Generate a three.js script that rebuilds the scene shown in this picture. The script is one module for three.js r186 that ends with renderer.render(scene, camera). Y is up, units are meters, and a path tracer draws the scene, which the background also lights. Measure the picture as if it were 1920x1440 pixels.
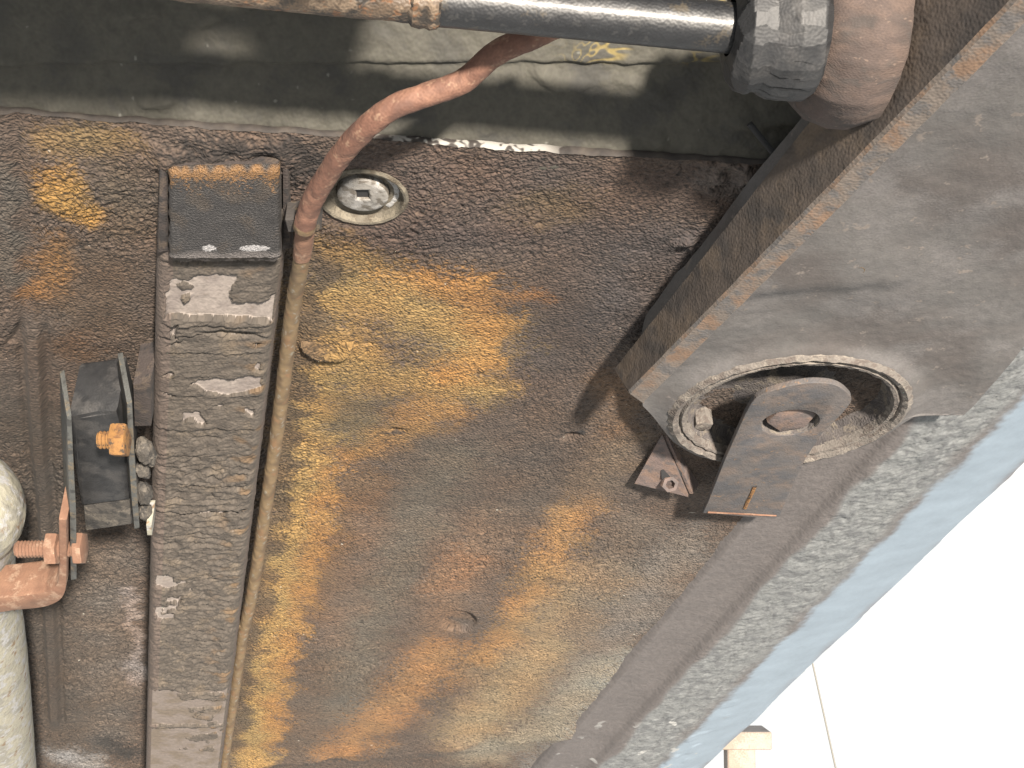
import * as THREE from 'three';
import { mergeGeometries, mergeVertices, toCreasedNormals } from 'three/addons/utils/BufferGeometryUtils.js';
import { RoundedBoxGeometry } from 'three/addons/geometries/RoundedBoxGeometry.js';

// ---------------------------------------------------------------- camera, sky, sun, exposure
const TILT = -30 * Math.PI / 180;                 // the raised car leans: its underside faces the low sun
const EYE = new THREE.Vector3(0, 1.2, 0), CAR_EYE = new THREE.Vector3(0, -0.6, 0);
const scene = new THREE.Scene();
const camera = new THREE.PerspectiveCamera(28.09, 4 / 3, 0.02, 400);
camera.position.copy(EYE); camera.rotation.x = 6 * Math.PI / 180;
const renderer = new THREE.WebGLRenderer({ antialias: true });
renderer.toneMapping = THREE.LinearToneMapping; renderer.toneMappingExposure = 3.6;
renderer.shadowMap.enabled = true;
const TQ = new THREE.Quaternion().setFromAxisAngle(new THREE.Vector3(1, 0, 0), TILT);
const toWorld = (p) => new THREE.Vector3(...p).sub(CAR_EYE).applyQuaternion(TQ).add(EYE);   // car metres to world metres
const SUN_TRAVEL = new THREE.Vector3(-0.26, 0.437, -0.86).normalize().applyQuaternion(TQ);
const sun = new THREE.DirectionalLight(new THREE.Color(1, 0.9, 0.78), 5);
sun.position.copy(SUN_TRAVEL).multiplyScalar(-6).add(new THREE.Vector3(0, 1.2, -0.8)); sun.target.position.set(0, 1.2, -0.8);
sun.castShadow = true; sun.shadow.mapSize.set(4096, 4096); sun.shadow.radius = 7;
Object.assign(sun.shadow.camera, { left: -1.5, right: 1.5, top: 1.5, bottom: -1.5, near: 0.5, far: 14 }); sun.shadow.bias = -0.0005;
scene.add(sun, sun.target);
{
  const W = 128, H = 64, data = new Float32Array(W * H * 4), s = SUN_TRAVEL.clone().negate();
  for (let j = 0; j < H; j++) for (let i = 0; i < W; i++) {
    const el = ((j + 0.5) / H - 0.5) * Math.PI, az = ((i + 0.5) / W - 0.5) * 2 * Math.PI;
    const d = new THREE.Vector3(Math.cos(el) * Math.cos(az), Math.sin(el), Math.cos(el) * Math.sin(az));
    const up = Math.max(0, d.y), k = Math.pow(1 - up, 2.2), g = Math.pow(Math.max(0, d.dot(s)), 6) * 0.12;
    const o = (j * W + i) * 4;
    data[o] = 0.19 + 0.165 * k + g; data[o + 1] = 0.22 + 0.13 * k + g * 0.85; data[o + 2] = 0.26 + 0.07 * k + g * 0.65; data[o + 3] = 1;
  }
  const t = new THREE.DataTexture(data, W, H, THREE.RGBAFormat, THREE.FloatType);
  t.mapping = THREE.EquirectangularReflectionMapping; t.magFilter = t.minFilter = THREE.LinearFilter; t.needsUpdate = true;
  scene.background = t; scene.environment = t;
}

// ---------------------------------------------------------------- measured car coordinates, metres: x to the right, y into the car (floor at 0), z towards the tail
const EDGE=[[-0.3268,-0.5231],[-0.2511,-0.5309],[-0.1741,-0.5389],[-0.0851,-0.547],[0.0,-0.5559],[0.0866,-0.5632],[0.1249,-0.5666],[0.2586,-0.5791]];
const STROKES=[{p:[[-0.1103,-0.5787],[-0.0166,-0.5832],[0.1091,-0.5924]],r:0.0305,c:[96,77,64],k:0.8,s:0.5},{p:[[-0.0758,-0.6311],[0.0116,-0.626],[0.1002,-0.6412]],r:0.0261,c:[84,67,57],k:0.8,s:0.5},{p:[[0.0422,-0.6623],[0.0322,-0.7312],[0.0135,-0.7828]],r:0.0419,c:[84,69,58],k:0.9,s:0.5},{p:[[0.0834,-0.6516],[0.0701,-0.719]],r:0.0287,c:[84,72,64],k:0.9,s:0.5},{p:[[0.0142,-0.6065],[0.0283,-0.6018]],r:0.017,c:[120,94,58],k:0.6,s:0.5},{p:[[-0.1008,-0.6464],[-0.0783,-0.6623]],r:0.0181,c:[150,116,62],k:0.7,s:0.5},{p:[[-0.0996,-0.6956],[-0.0747,-0.6956],[-0.038,-0.7131],[-0.0261,-0.7436]],r:0.0317,c:[176,138,78],k:0.95,s:0.5},{p:[[-0.1108,-0.7436],[-0.0879,-0.7828],[-0.0479,-0.7965],[-0.0274,-0.7965]],r:0.0291,c:[168,130,72],k:0.95,s:0.5},{p:[[-0.067,-0.6731],[-0.0245,-0.6786],[-0.0143,-0.719],[-0.0181,-0.7564],[-0.0372,-0.7828]],r:0.0143,c:[188,134,68],k:0.85,s:0.8},{p:[[-0.0187,-0.6956],[0.0125,-0.6956]],r:0.0093,c:[160,110,58],k:0.7,s:0.8},{p:[[-0.0494,-0.8322],[-0.0797,-0.8625],[-0.1041,-0.8944]],r:0.0217,c:[172,124,64],k:0.8,s:0.5},{p:[[-0.1052,-0.8249],[-0.1116,-0.8548]],r:0.0216,c:[140,118,74],k:0.5,s:0.5},{p:[[-0.0528,-0.911],[-0.0958,-1.0454],[-0.1501,-1.2328],[-0.205,-1.4339]],r:0.0399,c:[106,86,66],k:0.9,s:0.5},{p:[[-0.0409,-0.8944],[-0.0824,-1.029],[-0.1273,-1.1817],[-0.1563,-1.3576]],r:0.025,c:[108,96,78],k:0.8,s:0.5},{p:[[-0.1078,-0.9368],[-0.1325,-1.0372],[-0.1652,-1.1525]],r:0.0186,c:[128,94,60],k:0.8,s:0.5},{p:[[-0.1053,-1.005],[-0.1293,-1.0971],[-0.1565,-1.2018]],r:0.0172,c:[132,104,80],k:0.5,s:0.8},{p:[[-0.1216,-0.7828],[-0.1367,-0.8548],[-0.1614,-0.9818],[-0.1886,-1.1061],[-0.2209,-1.2542],[-0.2651,-1.4885]],r:0.0208,c:[176,138,78],k:1,s:0.5},{p:[[-0.1291,-0.9195],[-0.1474,-1.0209],[-0.1743,-1.1336],[-0.2056,-1.2651],[-0.2392,-1.4339]],r:0.0115,c:[188,134,68],k:0.75,s:0.8},{p:[[-0.012,-0.9894],[-0.0482,-1.1243],[-0.0751,-1.2328]],r:0.0241,c:[126,98,72],k:0.8,s:0.5},{p:[[-0.0379,-1.0623],[-0.0607,-1.1061]],r:0.0173,c:[146,104,68],k:0.7,s:0.5},{p:[[0.0478,-0.9818],[0.0295,-1.0623],[0.0,-1.1817],[-0.0385,-1.2762]],r:0.0191,c:[172,126,72],k:0.85,s:0.8},{p:[[0.0771,-0.8782],[0.055,-0.9636]],r:0.0216,c:[132,108,80],k:0.6,s:0.5},{p:[[-0.0606,-1.2224],[-0.0982,-1.3102],[-0.139,-1.395],[-0.1694,-1.4473]],r:0.0247,c:[170,122,72],k:0.9,s:0.7},{p:[[-0.0287,-1.2651],[-0.0451,-1.3455]],r:0.015,c:[120,98,76],k:0.8,s:0.5},{p:[[0.0689,-1.0971],[0.0368,-1.2018],[-0.0049,-1.3102],[-0.0412,-1.395]],r:0.0368,c:[168,138,96],k:0.85,s:0.5},{p:[[0.0154,-0.9368],[-0.0041,-1.0209]],r:0.0205,c:[104,86,68],k:0.7,s:0.5},{p:[[0.0932,-1.005],[0.0546,-1.1817]],r:0.0227,c:[118,100,80],k:0.7,s:0.5},{p:[[0.0578,-0.7896],[0.0772,-0.8249],[0.0679,-0.8471]],r:0.0158,c:[134,100,66],k:0.6,s:0.5},{p:[[0.1367,-1.0372],[0.0988,-1.1621],[0.0497,-1.3336]],r:0.027,c:[128,116,100],k:0.8,s:0.5},{p:[[0.0903,-1.2542],[0.0309,-1.395],[-0.032,-1.4608]],r:0.0309,c:[160,146,118],k:0.7,s:0.5},{p:[[0.1378,-1.2542],[0.1037,-1.4078],[0.0541,-1.4885]],r:0.0415,c:[150,146,134],k:0.9,s:0.5},{p:[[-0.1073,-0.6516],[-0.1255,-0.7436],[-0.1513,-0.8703],[-0.1802,-1.005],[-0.2143,-1.1525],[-0.2733,-1.4339]],r:0.0089,c:[92,74,54],k:0.8,s:0.8},{p:[[-0.2302,-0.5525],[-0.1972,-0.5484]],r:0.0133,c:[140,108,62],k:0.8,s:0.5},{p:[[-0.2327,-0.5832],[-0.2431,-0.6018],[-0.2302,-0.6065]],r:0.0113,c:[178,130,60],k:0.9,s:0.5},{p:[[-0.2012,-0.5787],[-0.2078,-0.6211]],r:0.0173,c:[98,80,58],k:0.7,s:0.5},{p:[[-0.2519,-0.6464],[-0.274,-0.6956],[-0.2646,-0.6956]],r:0.0131,c:[142,96,44],k:0.9,s:0.5},{p:[[-0.2289,-0.6623],[-0.2484,-0.719]],r:0.0255,c:[92,72,52],k:0.9,s:0.5},{p:[[-0.2706,-0.7436],[-0.2639,-0.7564]],r:0.0165,c:[110,76,44],k:0.7,s:0.5},{p:[[-0.2567,-0.5654],[-0.2742,-0.6211],[-0.2862,-0.6731]],r:0.0087,c:[98,88,74],k:0.9,s:0.5},{p:[[-0.3239,-0.8548],[-0.3728,-1.1061],[-0.4363,-1.4339]],r:0.0477,c:[84,71,57],k:0.9,s:0.5},{p:[[-0.3201,-1.0623],[-0.3499,-1.2018],[-0.3887,-1.4078]],r:0.0276,c:[112,98,82],k:0.8,s:0.5},{p:[[-0.3099,-1.1061],[-0.3219,-1.1817],[-0.3401,-1.2873]],r:0.0073,c:[152,134,118],k:0.9,s:0.6},{p:[[-0.4409,-1.454],[-0.4243,-1.4745]],r:0.0215,c:[160,150,136],k:0.9,s:0.5},{p:[[-0.3927,-1.4142],[-0.3811,-1.4473]],r:0.0159,c:[50,44,38],k:0.9,s:0.5},{p:[[-0.1672,-0.5589],[-0.1399,-0.5567],[-0.1076,-0.5567],[-0.1103,-0.5787]],r:0.0086,c:[50,42,36],k:0.9,s:0.5},{p:[[0.102,-0.5787],[0.1225,-0.5878]],r:0.0111,c:[116,104,92],k:0.7,s:0.5},{p:[[-0.2483,-1.4843],[-0.2151,-1.4773],[-0.1719,-1.4745]],r:0.0048,c:[70,60,50],k:0.9,s:0.5},{p:[[-0.1176,-1.4663],[-0.0907,-1.4622],[-0.0692,-1.4567]],r:0.0037,c:[84,74,62],k:0.8,s:0.5},{p:[[-0.0105,-1.4273],[0.0052,-1.4207]],r:0.0047,c:[104,94,80],k:0.7,s:0.5},{p:[[-0.0805,-0.864],[-0.0759,-0.8594]],r:0.0033,c:[48,42,38],k:0.9,s:0.3},{p:[[0.0386,-0.8687],[0.0442,-0.864]],r:0.0033,c:[52,48,46],k:0.9,s:0.3},{p:[[-0.0497,-1.1699],[-0.0398,-1.1738]],r:0.0063,c:[92,82,72],k:0.6,s:0.4}];  // floor colour strokes; dark ones at the lap seam and pits are painted shade
const STEP=[[-0.2416,-0.5196],[-0.2521,-0.5654],[-0.2649,-0.6211],[-0.2914,-0.719],[-0.3064,-0.7436],[-0.3364,-0.7564]];
const BEAD=[[-0.2834,-0.7072],[-0.3021,-0.7828],[-0.3314,-0.9026],[-0.3685,-1.0708],[-0.439,-1.3886]];
const SEAM=[[-0.365,-1.5315],[-0.2838,-1.5054],[-0.242,-1.4773],[-0.1925,-1.4663],[-0.1383,-1.4567],[-0.0847,-1.4473],[-0.0314,-1.4286],[0.026,-1.4155],[0.0723,-1.4001],[0.174,-1.3849],[0.2741,-1.3699]];
const DENT=[[-0.1134,-0.7436],[-0.0451,-1.1669]];
const PITS=[[-0.0778,-0.8609],[0.0418,-0.8664],[0.0383,-0.8703],[-0.1233,-0.7978],[-0.1316,-0.8471],[-0.1358,-0.8532],[-0.1424,-0.8782],[-0.1625,-1.0089],[0.0766,-0.7436],[-0.242,-1.3576],[-0.2185,-1.2542],[-0.1154,-1.143],[-0.0866,-1.3761],[-0.0203,-0.7828],[-0.0358,-0.8471],[0.0118,-0.6412],[0.0144,-0.6211]];
const BARE=[[[0.1162,-0.6597],[0.1657,-0.656],[0.2603,-0.6607],[0.342,-0.6551],[0.6265,-0.6533],[0.6539,-0.656],[0.6189,-0.6653],[0.6433,-0.6748],[0.6955,-0.6758],[0.9839,-0.6729],[1.0171,-0.6796],[1.009,-0.6957],[0.7866,-0.6913],[0.4821,-0.6913],[0.0989,-0.6893],[0.0864,-0.6748]],[[0.3195,-0.7559],[0.3915,-0.7526],[0.6109,-0.751],[0.9202,-0.7482],[0.9423,-0.7615],[0.8165,-0.7659],[0.6606,-0.7687],[0.4816,-0.7654]],[[0.2583,-0.7888],[0.4081,-0.7853],[0.485,-0.7959],[0.4548,-0.8018],[0.3653,-0.7947],[0.2853,-0.7971]],[[0.0776,-0.7461],[0.1591,-0.7439],[0.1515,-0.7488]],[[0.8553,-0.7374],[0.9076,-0.7353],[0.924,-0.7428],[0.8775,-0.7417]],[[0.1855,-0.7144],[0.1293,-0.7042],[0.1797,-0.6972],[0.2143,-0.6962],[0.1824,-0.7052]],[[0.0975,-0.7175],[0.23,-0.7144],[0.2226,-0.7185]],[[0.8252,-0.7144],[0.9051,-0.7144],[0.8566,-0.7195]],[[0.1272,-0.6406],[0.9475,-0.6397],[1.0346,-0.6433],[0.6187,-0.6433],[0.2241,-0.6442]],[[0.2409,-0.9077],[0.5105,-0.9049],[0.9742,-0.9],[0.721,-0.9084],[0.3565,-0.9098]],[[0.0697,-0.9943],[0.3377,-0.9976],[0.4566,-1.0139],[0.3248,-1.0391],[0.2758,-1.0653],[0.0839,-1.0697]],[[0.031,-1.1925],[1.0467,-1.1925],[1.0384,-1.2672],[0.0149,-1.2672]],[[-0.0243,-1.2741],[1.0084,-1.2718],[1.01,-1.4039],[-0.0686,-1.4039]],[[0.0868,-0.7654],[0.2035,-0.7671],[0.149,-0.7716]],[[0.5369,-0.7796],[0.6301,-0.7784],[0.5956,-0.783]],[[0.8214,-0.7824],[0.9079,-0.7842],[0.8764,-0.7912],[0.8374,-0.79]]];
const ISLES=[[[0.5962,-0.6691],[0.7633,-0.6653],[0.9286,-0.6691],[0.9442,-0.6758],[0.7753,-0.6786],[0.6105,-0.6767]],[[0.1594,-0.6625],[0.231,-0.6616],[0.3137,-0.6663],[0.2117,-0.6663]],[[0.2056,-0.6729],[0.2647,-0.671],[0.2924,-0.6758],[0.2336,-0.6786]],[[0.352,-1.2031],[0.9256,-1.201],[0.9667,-1.2138],[0.4843,-1.2138]],[[0.4925,-1.2334],[0.9127,-1.229],[0.8876,-1.24]],[[0.4847,-1.2952],[0.8826,-1.2834],[0.9239,-1.2952],[0.6584,-1.3047]],[[0.6681,-1.3242],[0.8698,-1.3168],[0.8758,-1.3266]],[[0.5658,-1.2512],[0.8277,-1.249],[0.8069,-1.258]]];
const LEDGES=[[-0.6411,1.6],[-0.6972,1.8],[-0.7078,2.2],[-0.7247,1.2],[-0.7488,0.8],[-0.7693,1.0],[-0.8042,1.6],[-0.8337,0.9],[-0.8693,1.2],[-0.9035,1.6],[-0.9358,0.7],[-0.9976,1.0],[-1.0391,0.8],[-1.097,2.0],[-1.1253,1.4],[-1.1905,2.0],[-1.2695,0.6]];
const SLITS=[[0.6229,-0.7052],[0.5128,-0.7052],[0.7564,-0.7067],[0.5104,-0.8151],[0.5323,-0.8528],[0.6744,-1.0016],[0.7065,-1.1016],[0.4207,-0.9358],[0.1583,-0.9507]];
const CAP=[[-0.1736,-0.5635],[-0.1173,-0.562],[-0.1242,-0.6275],[-0.1847,-0.6283]];
const CAPFL=[[-0.1792,-0.5664],[-0.1754,-0.5664],[-0.186,-0.6306],[-0.1921,-0.6324]];
const CAPFR=[[-0.1174,-0.5684],[-0.1142,-0.5692],[-0.1198,-0.6312],[-0.1245,-0.6321]];
const SLEEVE=[[0.0236,-0.072,-0.4543],[0.0095,-0.073,-0.4619],[-0.0072,-0.075,-0.4701],[-0.0223,-0.078,-0.484],[-0.0389,-0.082,-0.4887],[-0.0536,-0.085,-0.4931],[-0.0667,-0.085,-0.5053],[-0.0816,-0.08,-0.5292],[-0.0941,-0.074,-0.5558],[-0.1021,-0.07,-0.5756],[-0.1072,-0.068,-0.5935]];
const LINE=[[-0.1066,-0.066,-0.5916],[-0.1087,-0.064,-0.6046],[-0.1128,-0.06,-0.6263],[-0.1232,-0.05,-0.6748],[-0.1324,-0.045,-0.7209],[-0.15,-0.04,-0.8116],[-0.1738,-0.038,-0.9268],[-0.1989,-0.038,-1.0445],[-0.2126,-0.038,-1.1013]];
const LINE2=[[-0.213,-0.036,-1.0997],[-0.2172,-0.036,-1.1202],[-0.2334,-0.036,-1.1996],[-0.2519,-0.036,-1.2877],[-0.2807,-0.036,-1.4259]];
const TUBE=[[-0.2921,-0.091,-0.3943],[-0.0358,-0.091,-0.4261],[0.1051,-0.091,-0.4429]];
const PLUG=[-0.0787,-0.0446,-0.5966];
const ARM={lo:[[0.0689,-0.07,-0.7386],[0.1934,-0.132,-0.3921]],lo2:[[0.0791,-0.07,-0.7496],[0.2019,-0.132,-0.4042]],up:[[0.0623,-0.0441,-0.7497],[0.1664,-0.0878,-0.4291]]};
const DISHC=[0.1768,-0.035,-0.8041];
const QOUT=[[0.0789,-0.0473,-0.7442],[0.0827,-0.0398,-0.794],[0.0928,-0.0366,-0.8135],[0.1067,-0.0317,-0.8435],[0.1265,-0.0271,-0.8697],[0.15,-0.0242,-0.8834],[0.188,-0.0217,-0.8913],[0.2195,-0.022,-0.8814],[0.2435,-0.0249,-0.8561],[0.2551,-0.0287,-0.828],[0.2635,-0.0297,-0.8192],[0.2783,-0.0276,-0.8295],[0.294,-0.0271,-0.829],[0.2991,-0.0303,-0.8063],[0.3083,-0.0404,-0.7358],[0.3222,-0.0521,-0.6535],[0.3247,-0.0681,-0.5451],[0.2612,-0.0902,-0.4104],[0.2008,-0.101,-0.3519],[0.1879,-0.0988,-0.3702],[0.1549,-0.083,-0.4852],[0.1201,-0.0694,-0.5855],[0.0798,-0.0517,-0.7148]];
const TONGUE=[[0.137,-0.0277,-0.9453],[0.1384,-0.0307,-0.9243],[0.1416,-0.0411,-0.8537],[0.1461,-0.0507,-0.7872],[0.1503,-0.0538,-0.7657],[0.1633,-0.0549,-0.7546],[0.1802,-0.0552,-0.7488],[0.1954,-0.0541,-0.7524],[0.2068,-0.0517,-0.7658],[0.2099,-0.0503,-0.7745],[0.2078,-0.0479,-0.7912],[0.1998,-0.0438,-0.8212],[0.1959,-0.0383,-0.8592],[0.1942,-0.0302,-0.9145],[0.1939,-0.0241,-0.9556],[0.1907,-0.0235,-0.9603]];
const THOLE=[[0.1767,-0.0473,-0.8027],[0.199,-0.0467,-0.8019]];
const TBOLT=[0.1813,-0.0394,-0.8142];
const DBOLT=[0.1255,-0.0268,-0.8307];
const DBOLT2=[0.2238,-0.0241,-0.8254];
const GUSSET=[[0.1024,-0.012,-0.8649],[0.0876,-0.012,-0.9272],[0.1263,-0.014,-0.9355],[0.1349,-0.006,-0.9795]];
const GNUT=[0.1113,-0.018,-0.9198];
const QHOLE=[0.187,-0.0607,-0.6348];
const RUB=[[-0.2595,-0.7399],[-0.243,-0.735],[-0.2306,-0.7334],[-0.2322,-0.7675],[-0.2377,-0.8043],[-0.2429,-0.8333],[-0.276,-0.8417],[-0.2726,-0.8093],[-0.2683,-0.785]];
const RUBLOW=[[-0.276,-0.8417],[-0.2429,-0.8333],[-0.2489,-0.8684],[-0.2662,-0.8725],[-0.282,-0.8773]];
const STRAP=[[-0.2501,-0.7083],[-0.2472,-0.7072],[-0.2586,-0.7629],[-0.2684,-0.8113],[-0.2877,-0.8967],[-0.2919,-0.8982],[-0.2724,-0.8113],[-0.2623,-0.7629]];
const PLATE=[[-0.2181,-0.71],[-0.2149,-0.7089],[-0.2229,-0.7552],[-0.2286,-0.7904],[-0.2378,-0.8475],[-0.2415,-0.8488],[-0.2355,-0.8088],[-0.2267,-0.7552]];
const RBRK=[[-0.2269,-0.7443],[-0.2154,-0.7411],[-0.2244,-0.7884],[-0.235,-0.7884]];
const LUMP=[[-0.2336,-0.06,-0.8154],[-0.2401,-0.058,-0.8404],[-0.2442,-0.06,-0.8667],[-0.2481,-0.06,-0.8905],[-0.2343,-0.055,-0.8261]];
const WTAB=[[-0.2461,-0.8912],[-0.2425,-0.8912],[-0.2447,-0.9047],[-0.248,-0.9047]];
const NUT1=[[-0.2318,-0.104,-0.7378],[-0.2223,-0.104,-0.7378]];
const STUD1=[[-0.2396,-0.104,-0.7378],[-0.23,-0.104,-0.7378]];
const BOLT2=[[-0.3189,-0.106,-0.8608],[-0.2743,-0.106,-0.8608]];
const NUT2=[[-0.2988,-0.106,-0.8601],[-0.2909,-0.106,-0.8601]];
const HEAD2=[[-0.2805,-0.106,-0.8594],[-0.2743,-0.106,-0.8594]];
const BRK=[[-0.3727,-0.9452],[-0.3405,-0.9342],[-0.3155,-0.9281],[-0.3036,-0.9189],[-0.2972,-0.907],[-0.291,-0.8851],[-0.2743,-0.8142],[-0.2793,-0.8142],[-0.2953,-0.8815],[-0.3004,-0.8967],[-0.3106,-0.907],[-0.3656,-0.9205]];
const PIPE=[[-0.3643,-0.07,-0.8706],[-0.3876,-0.07,-0.9459],[-0.4099,-0.07,-1.0616],[-0.4654,-0.07,-1.3148],[-0.4948,-0.07,-1.4485]];
const ROD=[[0.1184,-0.045,-0.543],[0.1348,-0.055,-0.5592]];
const CRUMP=[[0.1035,-0.568],[0.1213,-0.5787],[0.0997,-0.6361],[0.1086,-0.5878]];
const HOUSING=[[0.1291,-0.085,-0.446],[0.1693,-0.08,-0.4474]];

// ---------------------------------------------------------------- noise
function rng(a) { return () => { a = (a + 0x6d2b79f5) | 0; let t = Math.imul(a ^ (a >>> 15), 1 | a); t = (t + Math.imul(t ^ (t >>> 7), 61 | t)) ^ t; return ((t ^ (t >>> 14)) >>> 0) / 4294967296; }; }
const PERM = new Uint8Array(512), GX = new Float32Array(256), GY = new Float32Array(256);
{ const r = rng(7), p = [...Array(256).keys()]; for (let i = 255; i > 0; i--) { const j = Math.floor(r() * (i + 1)); [p[i], p[j]] = [p[j], p[i]]; } for (let i = 0; i < 512; i++) PERM[i] = p[i & 255]; for (let i = 0; i < 256; i++) { const a = r() * 6.2832; GX[i] = Math.cos(a) * 1.5; GY[i] = Math.sin(a) * 1.5; } }
function ns(x, y, per) {                          // gradient noise about -1..1, repeating every per cells
  const xf = Math.floor(x), yf = Math.floor(y), u = x - xf, v = y - yf;
  let x0, x1, y0, y1;
  if (per) { x0 = (((xf % per) + per) % per) & 255; x1 = ((x0 + 1) % per) & 255; y0 = (((yf % per) + per) % per) & 255; y1 = ((y0 + 1) % per) & 255; } else { x0 = xf & 255; x1 = (xf + 1) & 255; y0 = yf & 255; y1 = (yf + 1) & 255; }
  const a = PERM[PERM[x0] + y0], b = PERM[PERM[x1] + y0], c = PERM[PERM[x0] + y1], d = PERM[PERM[x1] + y1];
  const su = u * u * u * (u * (u * 6 - 15) + 10), sv = v * v * v * (v * (v * 6 - 15) + 10);
  const n0 = GX[a] * u + GY[a] * v, n1 = GX[b] * (u - 1) + GY[b] * v, n2 = GX[c] * u + GY[c] * (v - 1), n3 = GX[d] * (u - 1) + GY[d] * (v - 1);
  return n0 + su * (n1 - n0) + sv * (n2 - n0 + su * (n0 - n1 - n2 + n3));
}
const fbm = (x, y, o = 4) => { let s = 0, a = 0.5; for (let i = 0; i < o; i++) { s += a * ns(x + i * 17.3, y + i * 9.1); x *= 2.03; y *= 2.03; a *= 0.5; } return s; };
const sst = (a, b, x) => { const t = Math.min(1, Math.max(0, (x - a) / (b - a))); return t * t * (3 - 2 * t); };
const lerp = (a, b, t) => a + (b - a) * t, clamp = (x, a = 0, b = 1) => Math.min(b, Math.max(a, x));
function segD(px, pz, pts) { let m = 1e9; for (let i = 0; i + 1 < pts.length; i++) { const [ax, az] = pts[i], [bx, bz] = pts[i + 1], dx = bx - ax, dz = bz - az; const t = clamp(((px - ax) * dx + (pz - az) * dz) / (dx * dx + dz * dz)); const ex = px - ax - t * dx, ez = pz - az - t * dz, d = ex * ex + ez * ez; if (d < m) m = d; } return Math.sqrt(m); }
function inside(x, y, poly) { let r = false; for (let i = 0, j = poly.length - 1; i < poly.length; j = i++) { const [a, b] = poly[i], [c, d] = poly[j]; if ((b > y) !== (d > y) && x < (c - a) * (y - b) / (d - b) + a) r = !r; } return r; }
const along = (line, x, ix = 0, iy = 1) => { let i = 0; while (i < line.length - 2 && x > line[i + 1][ix]) i++; const a = line[i], b = line[i + 1]; return a[iy] + (b[iy] - a[iy]) * (x - a[ix]) / (b[ix] - a[ix]); };

// ---------------------------------------------------------------- textures and materials
const ALB = 0.36;                                 // seen colour to base colour under this exposure
const lin = (c) => { c /= 255; return c <= 0.04045 ? c / 12.92 : Math.pow((c + 0.055) / 1.055, 2.4); };
const enc = (l) => { l = clamp(l); return 255 * (l <= 0.0031308 ? 12.92 * l : 1.055 * Math.pow(l, 1 / 2.4) - 0.055); };
const ENC = new Uint8Array(4097); for (let i = 0; i <= 4096; i++) ENC[i] = Math.round(enc(i / 4096));
const L3 = (c, k = ALB) => [lin(c[0]) * k, lin(c[1]) * k * 1.08, lin(c[2]) * k * 1.28];   // the light is warm
function makeMaps(w, h, fn, wrap = THREE.ClampToEdgeWrapping) {   // fn(i, j) fills out = [r, g, b linear, height 0..1]
  const c = new Uint8Array(w * h * 4), b = new Uint8Array(w * h * 4), out = [0, 0, 0, 0];
  for (let j = 0; j < h; j++) for (let i = 0; i < w; i++) {
    fn((i + 0.5) / w, (j + 0.5) / h, out);
    const o = (j * w + i) * 4;
    for (let k = 0; k < 3; k++) c[o + k] = ENC[Math.round(clamp(out[k]) * 4096)];
    c[o + 3] = 255; const g = Math.round(clamp(out[3]) * 255); b[o] = b[o + 1] = b[o + 2] = g; b[o + 3] = 255;
  }
  const tex = (d, srgb) => { const t = new THREE.DataTexture(d, w, h); t.magFilter = THREE.LinearFilter; t.minFilter = THREE.LinearMipmapLinearFilter; t.generateMipmaps = true; t.wrapS = t.wrapT = wrap; if (srgb) t.colorSpace = THREE.SRGBColorSpace; t.needsUpdate = true; return t; };
  return { map: tex(c, true), bumpMap: tex(b, false) };
}
// a coat of a main colour with patches of others; repeats every `size` metres (uv in metres)
function coat(name, base, patches, { size = 0.12, bump = 0.0006, rough = 0.85, metal = 0, grain = 0.18, fine = 24, clear = 0, seed = 0, stretch = 1 } = {}) {
  const B = L3(base), P = patches.map(([c, scale, thr, soft]) => [L3(c), scale, thr, soft ?? 0.15]);
  const maps = makeMaps(512, 512, (u, v, o) => {
    const n1 = ns(u * fine + seed, v * fine * stretch, fine * Math.max(1, stretch) > 200 ? 256 : fine), n2 = ns(u * fine * 4, v * fine * 4 + seed, fine * 4), n3 = ns(u * 6 + seed * 3, v * 6, 6);
    let r = B[0], g = B[1], b = B[2];
    P.forEach(([c, s, thr, soft], k) => {
      const m = ns(u * s + 31 * k + seed, v * s + 13 * k, s) * 0.6 + ns(u * s * 3 + k * 7, v * s * 3 + seed, s * 3) * 0.3 + n2 * 0.2;
      const w = sst(thr - soft, thr + soft, m); r = lerp(r, c[0], w); g = lerp(g, c[1], w); b = lerp(b, c[2], w);
    });
    const t = 1 + grain * (n1 * 0.6 + n2 * 0.7 + n3 * 0.5);
    o[0] = r * t; o[1] = g * t; o[2] = b * t; o[3] = 0.5 + 0.22 * n1 + 0.2 * n2 + 0.15 * n3;
  }, THREE.RepeatWrapping);
  for (const t of [maps.map, maps.bumpMap]) t.repeat.set(1 / size, 1 / size);
  return new THREE.MeshPhysicalMaterial({ name, ...maps, bumpScale: bump, roughness: rough, metalness: metal, clearcoat: clear, clearcoatRoughness: 0.25, side: THREE.DoubleSide });
}

// ---------------------------------------------------------------- things and parts
const used = {};
const numbered = (n) => { used[n] = (used[n] ?? -1) + 1; return used[n] ? `${n}_${String(used[n]).padStart(3, '0')}` : n; };
function thing(name, label, category, base, group) {
  const o = new THREE.Group(); o.name = numbered(name); o.position.copy(toWorld(base)); o.quaternion.copy(TQ);
  o.userData = { label, category }; if (group) o.userData.group = group;
  o.base = base; scene.add(o); return o;
}
function part(name, geo, mat, root, label) {      // geometry in car coordinates
  let r = root; while (!r.base) r = r.parent;
  const g = geo.clone(); g.translate(-r.base[0], -r.base[1], -r.base[2]);
  const m = new THREE.Mesh(g, mat); m.name = name; m.castShadow = m.receiveShadow = true; if (label) m.userData.label = label;
  root.add(m); return m;
}
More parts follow.
